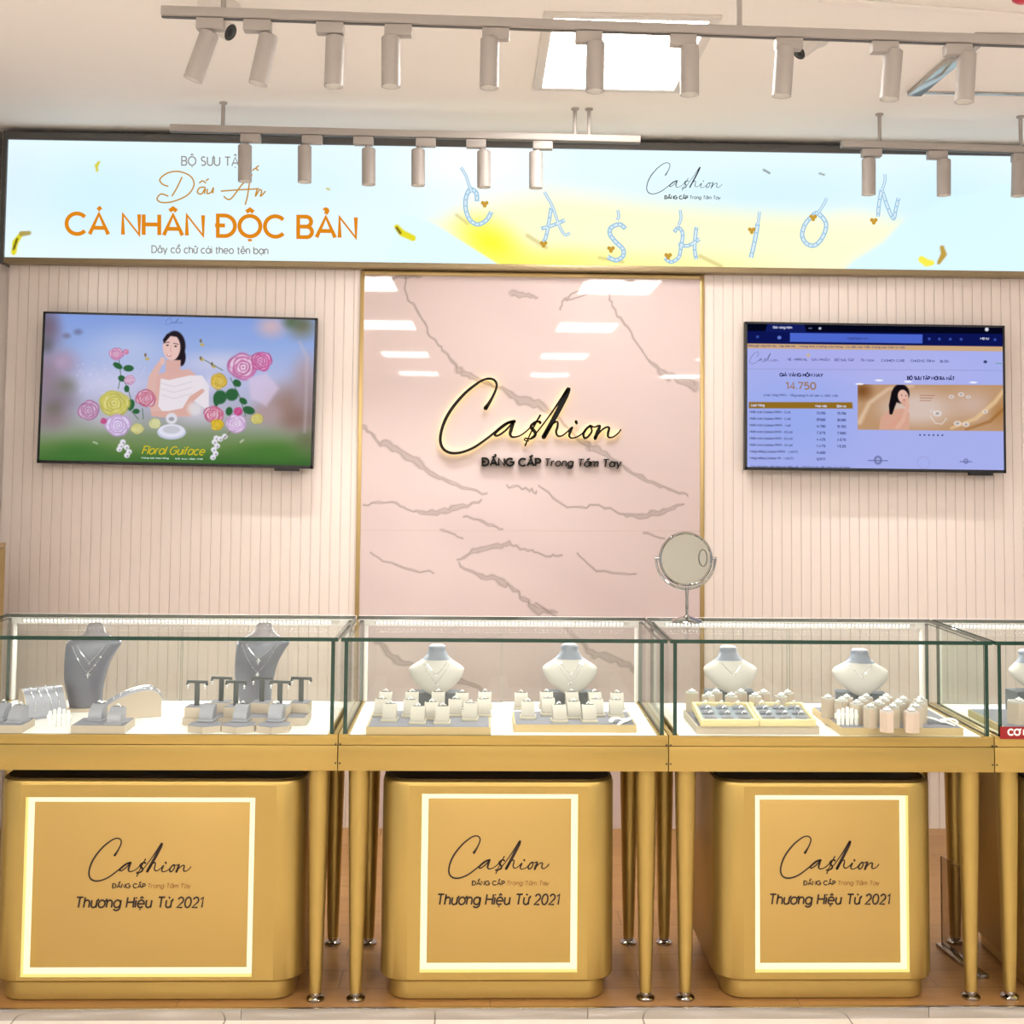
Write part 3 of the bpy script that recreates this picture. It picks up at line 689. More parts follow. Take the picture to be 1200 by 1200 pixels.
    P.poly([(870, 310), (940, 290), (990, 350), (940, 420), (880, 390)], (222, 200, 228), .7, 16); P.blob(660, 430, 40, 36, (232, 226, 226), .8, .6)
    # ring box, earring, footer
    P.blob(570, 522, 60, 30, (196, 200, 222), 1, .12); P.blob(570, 516, 56, 28, (230, 230, 244), 1, .15); P.blob(570, 512, 40, 18, (196, 198, 206), .9, .3); P.blob(570, 468, 26, 26, (226, 224, 230), 1, .3); P.blob(570, 470, 14, 10, (150, 150, 160), .9, .4)
    for x, y in [(380, 560), (372, 575), (394, 580), (366, 588), (404, 598), (396, 612), (745, 545), (738, 560), (748, 575), (735, 590), (742, 605), (732, 620), (760, 548), (778, 538)]:
        P.blob(x, y, 14, 13, (234, 232, 240), 1, .4); P.blob(x+2, y+3, 5, 5, (120, 116, 130), .8, .5)
    P.c = P.c*.9+np.array([160, 152, 176])*.1
    P.stroke([(770, 548), (800, 520)], 3, (120, 100, 90), .8, 2); P.stroke([(840, 560), (850, 552)], 6, (230, 230, 210), .7, 6); P.stroke([(265, 560), (280, 566)], 5, (220, 226, 220), .7, 5)
    return P.c
def television(name, label, x0, x1, z0, z1, ang, painter, nx):
    t = thing(name, label, 'television', ((x0+x1)/2, YT, (z0+z1)/2))
    w, h = (x1-x0)/2, (z1-z0)/2
    R_ = Matrix.Rotation(-ang, 4, 'Y')
    b = MB(); e = .009
    for a in [(-w, w, h-e, h), (-w, w, -h, -h+e*1.5), (-w, -w+e, -h, h), (w-e, w, -h, h)]: b.box(a[0], a[1], -.004, .03, a[2], a[3], M=R_)
    b.box(-w, w, .003, .03, -h, h, M=R_); b.box(w*.72, w*.9, -.002, .02, -h-.012, -h, M=R_)
    b.build('bezel', BLACK, t)
    MB().box(-.25, .25, .03, .055, -.2, .2).build('wall_bracket', DGREY, t)
    s = painted_grid('screen', x0+e, x1-e, z0+e*1.5, z1-e, YT, nx, int(nx*.56), painter, attr_mat(name+'_picture', 1.0), t, ang)
    s.location = tuple(-q for q in t.location)
    return t
tv = television('television', 'wall television left of the marble panel showing a woman among roses', -1.482, -.311, 1.538, 2.188, -.0115, tv_left_paint, 460)
def on_tv(name, mb, m, t): o = mb.build(name, m, t, False); o.location = tuple(-q for q in t.location); return o
c4 = lambda x, y: (30+x*.3, 350+y*.3)
m_ = MB(); logo_script(m_, lambda x, y, d: tuple(at(194+x, 382-y+x*.02, YT-.0015)), 21/1050, 0, 0, 1.1); on_tv('screen_wordmark', m_, emat('screen_navy', (36, 44, 70)), tv)
m_ = MB(); px_text(m_, 'Floral Guiface', c4(455, 0)[0], c4(0, 606)[1], 9, 72, .12, .02, .35, YT-.0015); on_tv('screen_title', m_, emat('screen_yellow', (196, 178, 46)), tv)
m_ = MB(); px_text(m_, 'trang sức hoa hồng', c4(452, 0)[0], c4(0, 624)[1], 1.6, 32, .2, .02, 0, YT-.0015); on_tv('screen_footer', m_, emat('screen_pale', (206, 226, 216)), tv); m_ = MB(); px_text(m_, 'bộ sưu tập mới', c4(585, 0)[0], c4(0, 627)[1], 1.6, 32, .2, .02, 0, YT-.0015); on_tv('screen_footer', m_, emat('screen_pale', (206, 226, 216)), tv)

c5 = lambda x, y: (860+x*340/1200, 360+y*340/1200)
def tv_right_paint(u, v, X, Z):
    u, v = (u-860)*1200/340, (v-360)*1200/340; v = v-.012*(u-50)
    P = Paint(u, v, (168, 176, 236))
    P.blob(250, 470, 420, 300, (146, 168, 236), .7, 1); P.blob(700, 260, 420, 130, (182, 182, 236), .6, 1); P.blob(400, 220, 500, 90, (174, 172, 234), .7, 1)
    P.poly([(0, 40), (1250, 40), (1250, 152), (0, 152)], (12, 20, 84), 1, 3); P.poly([(0, 40), (1250, 40), (1250, 98), (300, 98), (290, 66), (140, 66), (130, 98), (0, 98)], (4, 6, 26), 1, 3)
    P.poly([(140, 66), (290, 66), (300, 100), (130, 100)], (18, 28, 92), 1, 3)
    P.poly([(232, 104), (780, 104), (780, 141), (232, 141)], (76, 104, 206), 1, 3)
    P.poly([(0, 150), (1250, 150), (1250, 170), (0, 170)], (206, 168, 126), 1, 3)
    P.poly([(0, 255), (1250, 247), (1250, 249), (0, 257)], (140, 146, 190), .8, 3)
    for x in (98, 808, 850, 895, 940, 1080): P.blob(x, 122, 8, 8, (60, 84, 176), .9, .5)
    P.blob(188, 124, 11, 10, (110, 134, 220), .9, .5); P.blob(1046, 80, 10, 10, (226, 230, 240), .95, .4); P.blob(356, 84, 8, 7, (210, 214, 230), .9, .5); P.stroke([(310, 84), (322, 84)], 3, (150, 160, 200), .9, 2)
    P.blob(308, 196, 9, 10, (206, 180, 130), .9, .5); P.blob(1040, 214, 10, 8, (40, 50, 90), .9, .5); P.stroke([(1084, 220), (1108, 220)], 3, (80, 150, 120), .9, 2)
    P.poly([(62, 392), (490, 388), (492, 414), (62, 418)], (146, 108, 34), 1, 4)
    # banner with a woman in gold silk
    bx = lambda pts: [(x, y) for x, y in pts]
    P.poly(bx([(512, 314), (1124, 309), (1124, 500), (512, 501)]), (188, 148, 112), 1, 3)
    k = (u > 512) & (u < 1124) & (v > 312) & (v < 500); keep = P.c.copy()
    P.blob(760, 410, 230, 110, (216, 196, 188), .9, .8); P.blob(980, 390, 160, 100, (206, 180, 168), .8, 1); P.blob(530, 340, 70, 60, (120, 74, 34), .9, 1); P.blob(1100, 420, 70, 90, (176, 128, 76), .9, 1)
    P.stroke([(520, 470), (560, 390), (640, 330), (740, 318)], [20, 14, 12, 8], (232, 206, 178), .7, 14); P.stroke([(900, 490), (1000, 450), (1080, 380), (1124, 320)], [10, 16, 18, 12], (228, 196, 150), .8, 10); P.stroke([(960, 495), (1060, 460), (1124, 400)], [8, 12, 10], (150, 98, 46), .7, 10)
    P.poly([(600, 500), (608, 450), (640, 420), (700, 410), (726, 430), (724, 500)], (214, 164, 142), 1, 5)
    P.blob(690, 350, 40, 44, (18, 14, 20), 1, .2); P.stroke([(668, 350), (654, 400), (650, 430)], [34, 26, 14], (18, 14, 20), 1, 4)
    P.blob(700, 362, 24, 32, (226, 182, 166), 1, .2, -.2); P.blob(706, 388, 14, 20, (216, 168, 150), 1, .4); P.blob(694, 356, 4, 3, (60, 40, 40), .9, .5); P.blob(712, 358, 4, 3, (60, 40, 40), .9, .5); P.blob(704, 376, 7, 3, (180, 70, 80), 1, .5)
    P.stroke([(676, 490), (700, 460), (720, 400), (716, 370)], [16, 18, 14, 8], (222, 174, 154), 1, 4); P.stroke([(630, 500), (668, 470), (690, 440)], [10, 16, 10], (216, 160, 138), 1, 4)
    for x, y, r in [(842, 430, 22), (925, 470, 20), (960, 474, 18), (1040, 420, 14), (820, 420, 10), (900, 360, 14), (940, 350, 16), (970, 360, 12)]:
        P.blob(x, y, r, r*.7, (236, 230, 228), .8, .5); P.blob(x, y, r*.5, r*.36, (150, 140, 140), .7, .4)
    P.stroke([(812, 440), (832, 470), (860, 474), (880, 450)], 3, (236, 232, 230), .8, 3)
    for i in range(3): P.stroke([(770, 356+i*11), (830-i*8, 356+i*11)], 3, (150, 80, 60), .6, 3)
    P.c = np.where(k[:, None], P.c, keep)
    for i in range(6): P.blob(770+i*18.5, 520, 5, 4, (40, 46, 90), .95, .4)
    for x, y in [(600, 296), (520, 312), (990, 300), (720, 300)]: P.blob(x, y, 22, 5, (250, 250, 255), .9, .5)
    for x, r in [(596, 20), (960, 12)]:
        P.blob(x, 626, r, r*1.1, (110, 118, 170), .9, .3); P.blob(x, 626, r*.5, r*.6, (176, 182, 230), .8, .3); P.stroke([(x-r*2, 628), (x+r*2, 628)], 3.5, (90, 98, 150), .9, 3)
    for i in range(24):
        a0 = i*15; P.blob(784+25*math.cos(math.radians(a0)), 634+25*math.sin(math.radians(a0)), 3, 3, (150, 150, 190), .7, .5)
    P.blob(1122, 420, 10, 400, (110, 126, 190), .7, 1)
    return P.c
tv2 = television('television', 'wall television right of the marble panel showing a price list web page', 1.551, 2.695, 1.542, 2.188, -.003, tv_right_paint, 460)
def t5(mb, s, x, y, cap, width, weight=.16):
    a, b = c5(x, y+.012*(x-50)); px_text(mb, s, a, b, cap*.2833, width*.2833, weight, .012, 0, YT-.0015)
m_ = MB(); a, b = c5(66, 242); logo_script(m_, lambda x, y, d: tuple(at(a+x, b-y+x*.012, YT-.0015)), 34/1050, 0, 0, 1.0)
on_tv('page_wordmark', m_, emat('page_navy', (34, 38, 84)), tv2); m_ = MB(); t5(m_, 'GIÁ VÀNG HÔM NAY', 190, 284, 13, 178, .2); on_tv('page_heading', m_, emat('page_navy', (34, 38, 84)), tv2); m_ = MB(); t5(m_, 'BỘ SƯU TẬP MỚI RA MẮT', 718, 291, 13, 194, .2); on_tv('page_heading', m_, emat('page_navy', (34, 38, 84)), tv2)
m_ = MB(); t5(m_, '14.750', 216, 336, 27, 122, .17); on_tv('price_figure', m_, emat('page_bronze', (158, 124, 108)), tv2)
m_ = MB()
for i, s in enumerate(['Nhẫn trơn Cashion 999.9 - 5 chỉ', 'Nhẫn trơn Cashion 999.9 - 2 chỉ', 'Nhẫn trơn Cashion 999.9 - 1 chỉ', 'Nhẫn trơn Cashion 999.9 - 0.5 chỉ', 'Nhẫn trơn Cashion 999.9 - 0.3 chỉ', 'Nhẫn trơn Cashion 999.9 - 0.1 chỉ', 'Vàng miếng Cashion 999.9 - 1 chỉ (T)', 'Vàng miếng Cashion 99 - 1 chỉ (T)']):
    y = 437+i*27.2; t5(m_, s, 65, y, 8.5, [168, 168, 168, 176, 176, 176, 198, 180][i], .15)
    t5(m_, ['73.750', '29.500', '14.750', '7.375', '4.425', '1.475', '14.650', '12.977'][i], 342, y+2, 9, 36, .18)
    if i < 6: t5(m_, ['75.750', '30.300', '15.150', '7.580', '4.570', '1.535'][i], 427, y+2, 9, 36, .18)
for s, x, w in [('NEW ARRIVAL', 222, 82), ('SẢN PHẨM', 322, 74), ('BỘ SƯU TẬP', 418, 78), ('TÌM MUA', 524, 56), ('CASHION CARE', 610, 96), ('CHƯƠNG TRÌNH', 732, 98), ('BLOG', 854, 34)]: t5(m_, s, x, 218, 9, w, .14)
t5(m_, 'cashion.vn', 470, 128, 10, 84, .15); t5(m_, '(Loại Vàng 999.9 - Tổng lượng 01 chỉ, đơn vị 1.000 VNĐ)', 124, 366, 8, 306, .14)
t5(m_, 'Các loại khác tính theo giá niêm yết - chỉ hỗ trợ thu đổi Vàng tại cửa hàng', 70, 662, 8, 410, .14)
t5(m_, 'Bảng giá vàng hôm nay - Cập nhật mới', 62, 162, 6.5, 190, .16); t5(m_, 'Mừng khai trương cửa hàng - Ưu đãi các mẫu trang sức mới ra mắt', 272, 162, 6.5, 436, .16)
on_tv('page_text', m_, emat('page_text_navy', (62, 70, 124)), tv2)
m_ = MB(); t5(m_, 'Giá vàng hôm', 162, 86, 9, 78, .16); t5(m_, 'Loại Vàng', 72, 409, 9, 54, .18); t5(m_, 'Mua vào', 338, 409, 9, 46, .18); t5(m_, 'Bán ra', 427, 409, 9, 36, .18); t5(m_, 'MENU', 1020, 122, 8, 34, .18); on_tv('page_white_text', m_, emat('page_white', (206, 210, 232)), tv2)

# ------------------------------------------------------------------ back-lit wall wordmark
YS = YW-.026
ws = thing('wall_sign', 'black handwritten style wordmark with warm halo light on the pink marble', 'sign', tuple(at(516, 545, YS)))
p0, p1 = at(516, 545, YS), at(727, 545, YS); s1 = (p1[0]-p0[0])/1050
f0 = lambda off: (lambda x, y, d: (x, off+d, y))
m_ = MB(); logo_script(m_, f0(0), s1, .010, 0, 1.55); m_.build('script_lettering', INK, ws, False)
m_ = MB(); logo_script(m_, f0(.012), s1, .008, 0, 1.4, 0); m_.build('halo_light', emat('halo_led', (255, 226, 140), 4.5), ws, False)
m_ = MB(); px = s1*5
text(m_, 'ĐẲNG CẤP', 245*s1, 0, 42*s1, 338*s1, .19, 0, .02, 0, f0(.002)); text(m_, 'Trong Tầm Tay', 606*s1, 0, 42*s1, 446*s1, .10, .16, .02, 0, f0(.002)); m_.build('tagline_lettering', INK, ws, False)

# ================================================================== ceiling things
PANELM = emat('panel_diffuser', (255, 249, 243), PANEL_LIGHT)
def ceiling_light(x0, x1, y0, y1, label, group=None):
    t = thing('ceiling_light', label, 'ceiling light', ((x0+x1)/2, (y0+y1)/2, ZC), 0, group)
    w, h = (x1-x0)/2, (y1-y0)/2
    b = MB(); e = .035
    for q in [(-w-e, w+e, -h-e, -h), (-w-e, w+e, h, h+e), (-w-e, -w, -h, h), (w, w+e, -h, h)]: b.box(*q, -.012, 0, bev=.002)
    b.build('frame', WHITE, t)
    MB().box(-w, w, -h, h, -.006, -.001).build('diffuser', PANELM, t)
    return t
ceiling_light(.625, 1.125, .22, .915, 'square recessed LED panel glowing white in the ceiling behind the front track')
for i, y in enumerate((-2.6, -5.4, -8.7, -12.0)):
    for j, x in enumerate((-2.7, -.6, 1.5, 3.6)):
        ceiling_light(x-.3, x+.3, y-.4, y+.4, 'recessed LED panel of the mall ceiling, seen only as a reflection in the marble', 'mall ceiling panels')
a = [atz(1063, 107, ZC), atz(1122, 62, ZC), atz(1199, 103, ZC)]
x0, y1 = a[0][0], a[0][1]
cf = thing('ceiling_hatch', 'square ceiling hatch edged with shiny metal strip at the upper right', 'ceiling hatch', (x0, y1, ZC))
MB().box(0, .055, -.62, 0, -.02, 0, bev=.003).build('edge_strip', STEEL, cf); MB().box(.055, .62, -.03, 0, -.012, 0, bev=.003).build('edge_strip', STEEL, cf)
MB().box(.565, .62, -.62, -.03, -.02, 0, bev=.003).build('edge_strip', CHROME, cf); MB().box(.055, .565, -.62, -.59, -.012, 0, bev=.003).build('edge_strip', STEEL, cf)
MB().box(.055, .565, -.59, -.03, -.006, 0).build('cover', CEIL, cf)
def seccam(cx, cy, body, lens, label):
    t = thing('security_camera', label, 'security camera', tuple(atz(cx, cy, ZC)))
    y = t.location.y
    MB().lathe([(.066, 0), (.066, -.012), (.055, -.028), (.03, -.034)], 28).build('mount', WHITE, t)
    b0 = Vector(at(body[0], body[1], y-.02))-t.location; b1 = Vector(at(lens[0], lens[1], y-.035))-t.location
    q = MB(); q.tube([(0, 0, -.025), tuple(b0*.6+Vector((0, 0, -.012))), tuple(b0)], .016, 10); q.build('arm', WHITE, t)
    d = (b1-b0).normalized(); q = MB(); q.cyl(b0-d*.012, b0, .020, .027, 20); q.cyl(b0, b1, .027, .029, 20); q.build('body', WHITE, t)
    q = MB(); q.cyl(b1, b1+d*.004, .027, .024, 20); q.cyl(b1+d*.004, b1+d*.007, .016, .012, 14); q.build('lens', BLACK, t)
seccam(257, 5, (253, 29), (270, 38), 'white security camera on the ceiling above the left end of the front track')
seccam(950, 42, (951, 50), (936, 61), 'white security camera on the ceiling behind the front track, right half')
def track(label, pa, pb, Y, rods, zc=ZC):
    A, B = Vector(at(*pa, Y)), Vector(at(*pb, Y))
    t = thing('light_track', label, 'light track', A)
    d = B-A; L = d.length; R_ = d.to_track_quat('X', 'Z').to_matrix().to_4x4()
    b = MB(); b.box(0, L, -.018, .018, -.014, .014, bev=.003, M=R_); b.build('rail', TRACKW, t)
    b = MB(); b.box(0, L, -.006, .006, -.0165, -.0135, M=R_); b.build('slot', DGREY, t)
    for f in rods:
        p = d*f
        q = MB(); q.cyl((p.x, 0, p.z+.012), (p.x, 0, zc-A.z), .008, n=10); q.lathe([(.016, 0), (.016, -.006), (.009, -.010)], 16, (p.x, 0, zc-A.z)); q.build('hanging_rod', TRACKW, t)
    return A, B
LENS = emat('spot_lens', (255, 246, 226), LENS_LIGHT)
def spot(label, top, bot, adx, A, B, Y, group, ty=0.0):
    """a cylindrical head under a track: top and bottom centre of the barrel and the adapter's centre, in photo pixels"""
    T, Bt = Vector(at(*top, Y)), Vector(at(*bot, Y)); Bt.y += ty
    xa = at(adx, top[1]-10, Y)[0]; f = (xa-A.x)/(B.x-A.x); za = A.z+(B.z-A.z)*f-.0165
    t = thing('track_spotlight', label, 'spotlight', (xa, Y, za), 0, group); o = t.location
    T -= o; Bt -= o; ax = (Bt-T).normalized(); Bt = T+ax*.148
    sgn = 1 if T.x > 0 else -1
    MB().box(-.040, .040, -.017, .017, -.034, 0, bev=.004).build('adapter', TRACKW, t)
    q = MB(); q.cyl((T.x*.75, 0, -.030), tuple(T+ax*.01), .011, n=12); q.build('pivot', TRACKW, t)
    q = MB(); n = 26; M = ax.to_track_quat('Z', 'Y').to_matrix().to_4x4(); r = .0275
    q.lathe([(r-.004, 0), (r, .004), (r, .148), (r-.0025, .148), (r-.0025, .130)], n, tuple(T), 0, M, cap=False)
    q.lathe([(.0005, 0), (r-.004, 0)], n, tuple(T), 0, M, cap=False); q.build('barrel', TRACKW, t)
    q = MB(); q.lathe([(.0005, .131), (r-.003, .131)], n, tuple(T), 0, M, cap=False); q.build('lens', LENS, t, recalc=False)
    l = bpy.data.lights.new('spot_lamp', 'SPOT'); l.energy = SPOT_WATT if Y < 0 else REAR_SPOT_WATT; l.spot_size = math.radians(64); l.spot_blend = .8; l.shadow_soft_size = .02; l.color = (1, .96, .9)
    lo = bpy.data.objects.new('spot_lamp', l); COL.objects.link(lo); lo.parent = t; lo.location = T+ax*.15; lo.rotation_euler = (-ax).to_track_quat('Z', 'Y').to_euler()
A, B = track('long white front lighting track hanging nearest above the display cases', (190, 14), (1290, 52), -.1, (.064, .61))
F = [((246, 38), (226, 93), 247), ((315, 41), (303, 95), 302), ((393, 43), (391, 99), 387), ((458, 43), (458, 101), 467), ((574, 45), (573, 104), 581), ((698, 49), (697, 107), 690), ((808, 53), (808, 110), 800), ((920, 55), (916, 113), 924), ((1047, 59), (1042, 117), 1036), ((1133, 62), (1130, 118), 1122)]
for i, (a, b, c) in enumerate(F): spot('white cylindrical track spotlight, %s from left on the front track' % ORD[i], a, b, c, A, B, -.1, 'spotlights on the front track')
A, B = track('white rear lighting track hanging before the left half of the banner', (200, 150.5), (750, 164), 1.2, (.11, .86, .89))
F = [((287, 170), (287, 213), 294), ((357, 171), (357, 215), 366), ((432, 174), (432, 217), 426), ((490, 175), (490, 220), 499), ((567, 177), (567, 221), 558), ((628, 178), (628, 222), 636)]
for i, (a, b, c) in enumerate(F): spot('white cylindrical track spotlight, %s from left on the rear left track' % ORD[i], a, b, c, A, B, 1.2, 'spotlights on the rear left track')
A, B = track('white rear lighting track hanging before the right end of the banner', (986, 169), (1330, 180), 1.2, (.13, .61))
F = [((1018, 186), (1018, 228), 1021), ((1106, 187), (1106, 228), 1098), ((1194, 188), (1193, 229), 1197)]
for i, (a, b, c) in enumerate(F): spot('white cylindrical track spotlight, %s from left on the rear right track' % ORD[i], a, b, c, A, B, 1.2, 'spotlights on the rear right track')

# ================================================================== display cases
ZR0, ZD, ZT = .667, .767, 1.05
CW = .9637
def leg(mb, x, y):
    mb.lathe([(.0175, .022), (.020, .1), (.0285, .48), (.0315, ZR0)], 24, (x, y, 0))
def case(x0, x1, label):
    t = thing('display_case', label, 'display case', ((x0+x1)/2, .25, 0))
    w = (x1-x0)/2-.0012; D = .25
    b = MB(); b.box(-w, w, -D, D, ZR0, ZR0+.072, bev=.0012); b.box(-w, w, -D+.0015, D, ZR0+.0735, ZD-.004, bev=.001)
    b.box(-w, w, -D+.012, D, ZR0+.07, ZR0+.075)
    for s in (-1, 1):
        e0, e1 = (w-.030, w) if s > 0 else (-w, -w+.030)
        b.box(e0, e1, -D+.001, D, ZD-.0045, ZD+.004, bev=.001)
    b.box(-w+.03, w-.03, -D+.001, -D+.008, ZD-.0045, ZD+.001); b.build('base_rail', GOLD, t); MB().box(-w+.02, w-.02, -D+.02, D-.02, ZR0-.003, ZR0+.001).build('underside_shade_board', RAILSHADE, t)  # dark board added under the rail so the plinth top reflects shade
    MB().box(-w+.03, w-.03, -D+.008, D, ZD-.006, ZD, bev=0).build('white_deck', DECK, t)
    for s in (-1, 1):
        for z in (ZR0+.022, ZR0+.076):
            MB().cyl((s*(w-.005), -D-.0006, z), (s*(w-.005), -D+.004, z), .0028, n=10).build('screw', BLACK, t)
    T = .0112
    def pane(name, *bx):
        q = MB(); q.box(*bx); ext = [bx[1]-bx[0], bx[3]-bx[2], bx[5]-bx[4]]; thin = ext.index(min(ext)); q.m = []
        for f in q.f:
            P = [Vector(q.v[i]) for i in f]; nrm = (P[1]-P[0]).cross(P[2]-P[0]); k = max(range(3), key=lambda a: abs(nrm[a])); q.m.append(0 if k == thin else 1)
        return q.build(name, [GLASS, EDGE], t, False)
    xs = w-.018
    pane('glass_top', -w+.003, w-.003, -D-.004, D-.012, ZT-T, ZT)
    pane('glass_front', -xs+T/2, xs-T/2, -D+.006, -D+.012, ZD+.001, ZT-T-.0005)
    for s in (-1, 1): pane('glass_side', s*xs-T/2, s*xs+T/2, -D+.004, D-.03, ZD+.004, ZT-T-.0005)
    pane('glass_door', -xs+T, .004, D-.016, D-.011, ZD+.002, ZT-T-.022); pane('glass_door', -.004, xs-T, D-.009, D-.004, ZD+.002, ZT-T-.022)
    b = MB(); b.box(-xs, xs, D-.022, D-.0115, ZT-T-.021, ZT-T-.001, bev=.001); b.box(-w+.003, w-.003, D-.0115, D, ZT-T-.021, ZT, bev=.001); b.build('rear_header', DECK, t)
    for s in (-1, 1): MB().box(s*(xs-.012)-.005, s*(xs-.012)+.005, D-.022, D-.002, ZD+.004, ZT-T-.021, bev=.001).build('rear_post', DECK, t)
    b = MB(); b.box(-xs+.04, xs-.04, D-.034, D-.022, ZT-T-.013, ZT-T-.002); n = int((2*xs-.1)/.0125)
    for i in range(n):
        x = -xs+.05+i*.0125; b.box(x-.0028, x+.0028, D-.0352, D-.034, ZT-T-.0105, ZT-T-.0045, 1)
        b.box(x-.0028, x+.0028, D-.032, D-.026, ZT-T-.0138, ZT-T-.013, 1)
    st = b.build('led_strip', [WHITE, LEDM], t, False)
    l = bpy.data.lights.new('led_light', 'AREA'); l.shape = 'RECTANGLE'; l.size = 2*xs-.1; l.size_y = .008; l.energy = STRIP_WATT*2*w; l.color = (1, .97, .93)
    lo = bpy.data.objects.new('led_light', l); COL.objects.link(lo); lo.parent = t; lo.location = (0, D-.036, ZT-T-.016); lo.rotation_euler = (math.radians(-18), 0, 0)
    for sx in (-1, 1):
        for sy in (-1, 1):
            lg = MB(); leg(lg, sx*(w-.057), sy*.199); lo = lg.build('leg', GOLD, t)
            MB().lathe([(.001, 0), (.026, 0), (.027, .006), (.021, .011), (.016, .013), (.016, .024), (.001, .024)], 24, (sx*(w-.057), sy*.199, 0), cap=False).build('foot', CHROME, lo)
    return t
XL = at(18, 722, .5)[0]-.025
CASES = [(XL, 0), (0, CW), (CW, 2*CW), (2*CW, 3*CW)]
for (a, b), lab in zip(CASES, ['glass display case on gold legs at far left, holding two tall grey busts', 'middle glass display case on gold legs, holding two pale busts and ring cushions',
                              'glass display case on gold legs beneath the round mirror, holding framed ring trays', 'glass display case on gold legs cut off by the right edge of the photo']):
    case(a, b, lab)

# ------------------------------------------------------------------ gold plinths with lit frames
def rrect(x0, x1, y0, y1, r, n=8):
    P = []
    for cx, cy, a in [(x0+r, y0+r, 180), (x1-r, y0+r, 270), (x1-r, y1-r, 0), (x0+r, y1-r, 90)]:
        P += [(cx+r*math.cos(math.radians(a+90*i/n)), cy+r*math.sin(math.radians(a+90*i/n))) for i in range(n+1)]
    return P
def plinth(x0, x1, fl, fr, ft, fb, logo, label):
    """x0..x1 the body; fl, fr, ft, fb the lit frame in photo pixels (left, right, top, bottom at its centre)"""
    Y0 = .030
    t = thing('lit_plinth', label, 'plinth', ((x0+x1)/2, .26, 0)); ox, oy = (x0+x1)/2, .26
    a, b = x0-ox, x1-ox; y0, y1 = Y0-oy, .49-oy; r = .078
    zs = [(.054, .010), (.057, .004), (.063, 0), (.616, 0), (.626, .004), (.630, .012)]
    n = 8; m = MB()
    def outline(i):
        P = rrect(a+i, b-i, y0+i, y1-i, r-i*.4, n)
        return P[:n+1]+[(P[n][0]+.003, P[n][1]), (P[n+1][0]-.003, P[n+1][1])]+P[n+1:]
    rings = [[(px, py, z) for px, py in outline(i)] for z, i in zs]
    N = len(rings[0]); v = [p for q in rings for p in q]; f = []; fe = n+1   # the straight front edge runs from point n+1 to n+2
    for k in range(len(rings)-1):
        for j in range(N):
            if k == 2 and j == fe: continue
            f.append((k*N+j, k*N+(j+1) % N, (k+1)*N+(j+1) % N, (k+1)*N+j))
    f += [tuple(range(N))[::-1], tuple((len(rings)-1)*N+j for j in range(N))]
    m.add(v, f)
    cyp, cxp = (ft+fb)/2, (fl+fr)/2
    L, Rr = at(fl, cyp, Y0)[0]-ox, at(fr, cyp, Y0)[0]-ox; Tp, Bt = at(cxp, ft, Y0)[2], at(cxp, fb, Y0)[2]
    fx0, fx1, fz0, fz1 = a+r+.003, b-r-.003, .063, .616
    g = [(fx0, y0, fz0), (fx1, y0, fz0), (fx1, y0, fz1), (fx0, y0, fz1), (L, y0, Bt), (Rr, y0, Bt), (Rr, y0, Tp), (L, y0, Tp)]
    m.add(g, [(0, 1, 5, 4), (1, 2, 6, 5), (2, 3, 7, 6), (3, 0, 4, 7)])
    m.build('body', GOLD, t)
    MB().prism([(px, py) for px, py in rrect(a+.014, b-.014, y0+.014, y1-.014, r-.006, n)], .630, .6325).build('top_panel', mat('shaded_gold_top', (84, 60, 26), rough=.22, metal=.6), t)  # gold top with the rail's shade put into its dark colour
    d, wd = .022, .019
    i = [(L, y0, Bt), (Rr, y0, Bt), (Rr, y0, Tp), (L, y0, Tp)]
    q = MB(); vv = i+[(p[0], y0+d, p[2]) for p in i]+[(L+wd, y0+d, Bt+wd), (Rr-wd, y0+d, Bt+wd), (Rr-wd, y0+d, Tp-wd), (L+wd, y0+d, Tp-wd)]
    ff = []; fg = []
    for k in range(4):
        j = (k+1) % 4; ff += [(4+k, 4+j, 8+j, 8+k)]; fg.append((k, j, 4+j, 4+k))
    q.add(vv, ff); q.add(vv, fg, 1); q.build('light_frame', [WARMLED, WARMSIDE], t, False)
    MB().box(L+wd, Rr-wd, y0+d-.002, y0+d+.006, Bt+wd, Tp-wd, bev=.0008).build('front_panel', mat('satin_gold_panel', (186, 155, 90), rough=.46, metal=.5), t)
    q = MB(); q.loft([[(px, py, z) for px, py in rrect(a+.028+ii, b-.028-ii, y0+.012+ii, y1-.012-ii, .06, n)] for z, ii in [(0, .006), (.006, 0), (.055, 0)]]); q.build('base', GOLD, t)
    # lettering
    (lx0, lx1, ly), (tx0, tx1, tyb, tcap) = logo
    YP = Y0+d-.0025
    o0, o1 = at(lx0, ly, YP), at(lx1, ly, YP); s = (o1[0]-o0[0])/1050
    fz = lambda X0, Z0: (lambda x, y, dd: (X0-ox+x, YP-oy-.0006+dd, Z0+y))
    q = MB(); logo_script(q, fz(o0[0], o0[2]), s, .0006, 0, 1.55); q.build('script_lettering', BROWNINK, t, False)
    q = MB(); text(q, 'ĐẲNG CẤP', 245*s, 0, 42*s, 338*s, .17, .02, .0006, 0, fz(o0[0], o0[2])); q.build('tagline_lettering', BROWNINK, t, False)
    q = MB(); text(q, 'Trong Tầm Tay', 606*s, 0, 42*s, 446*s, .10, .16, .0006, 0, fz(o0[0], o0[2])); q.build('tagline_lettering', TANINK, t, False)
    h0, h1 = at(tx0, tyb, YP), at(tx1, tyb, YP); cap = at(tx0, tyb-tcap, YP)[2]-h0[2]
    q = MB(); text(q, 'Thương Hiệu Từ 2021', 0, 0, cap, (h1[0]-h0[0])*.985, .115, .15, .0006, 0, fz(h0[0], h0[2])); q.build('slogan_lettering', BROWNINK, t, False)
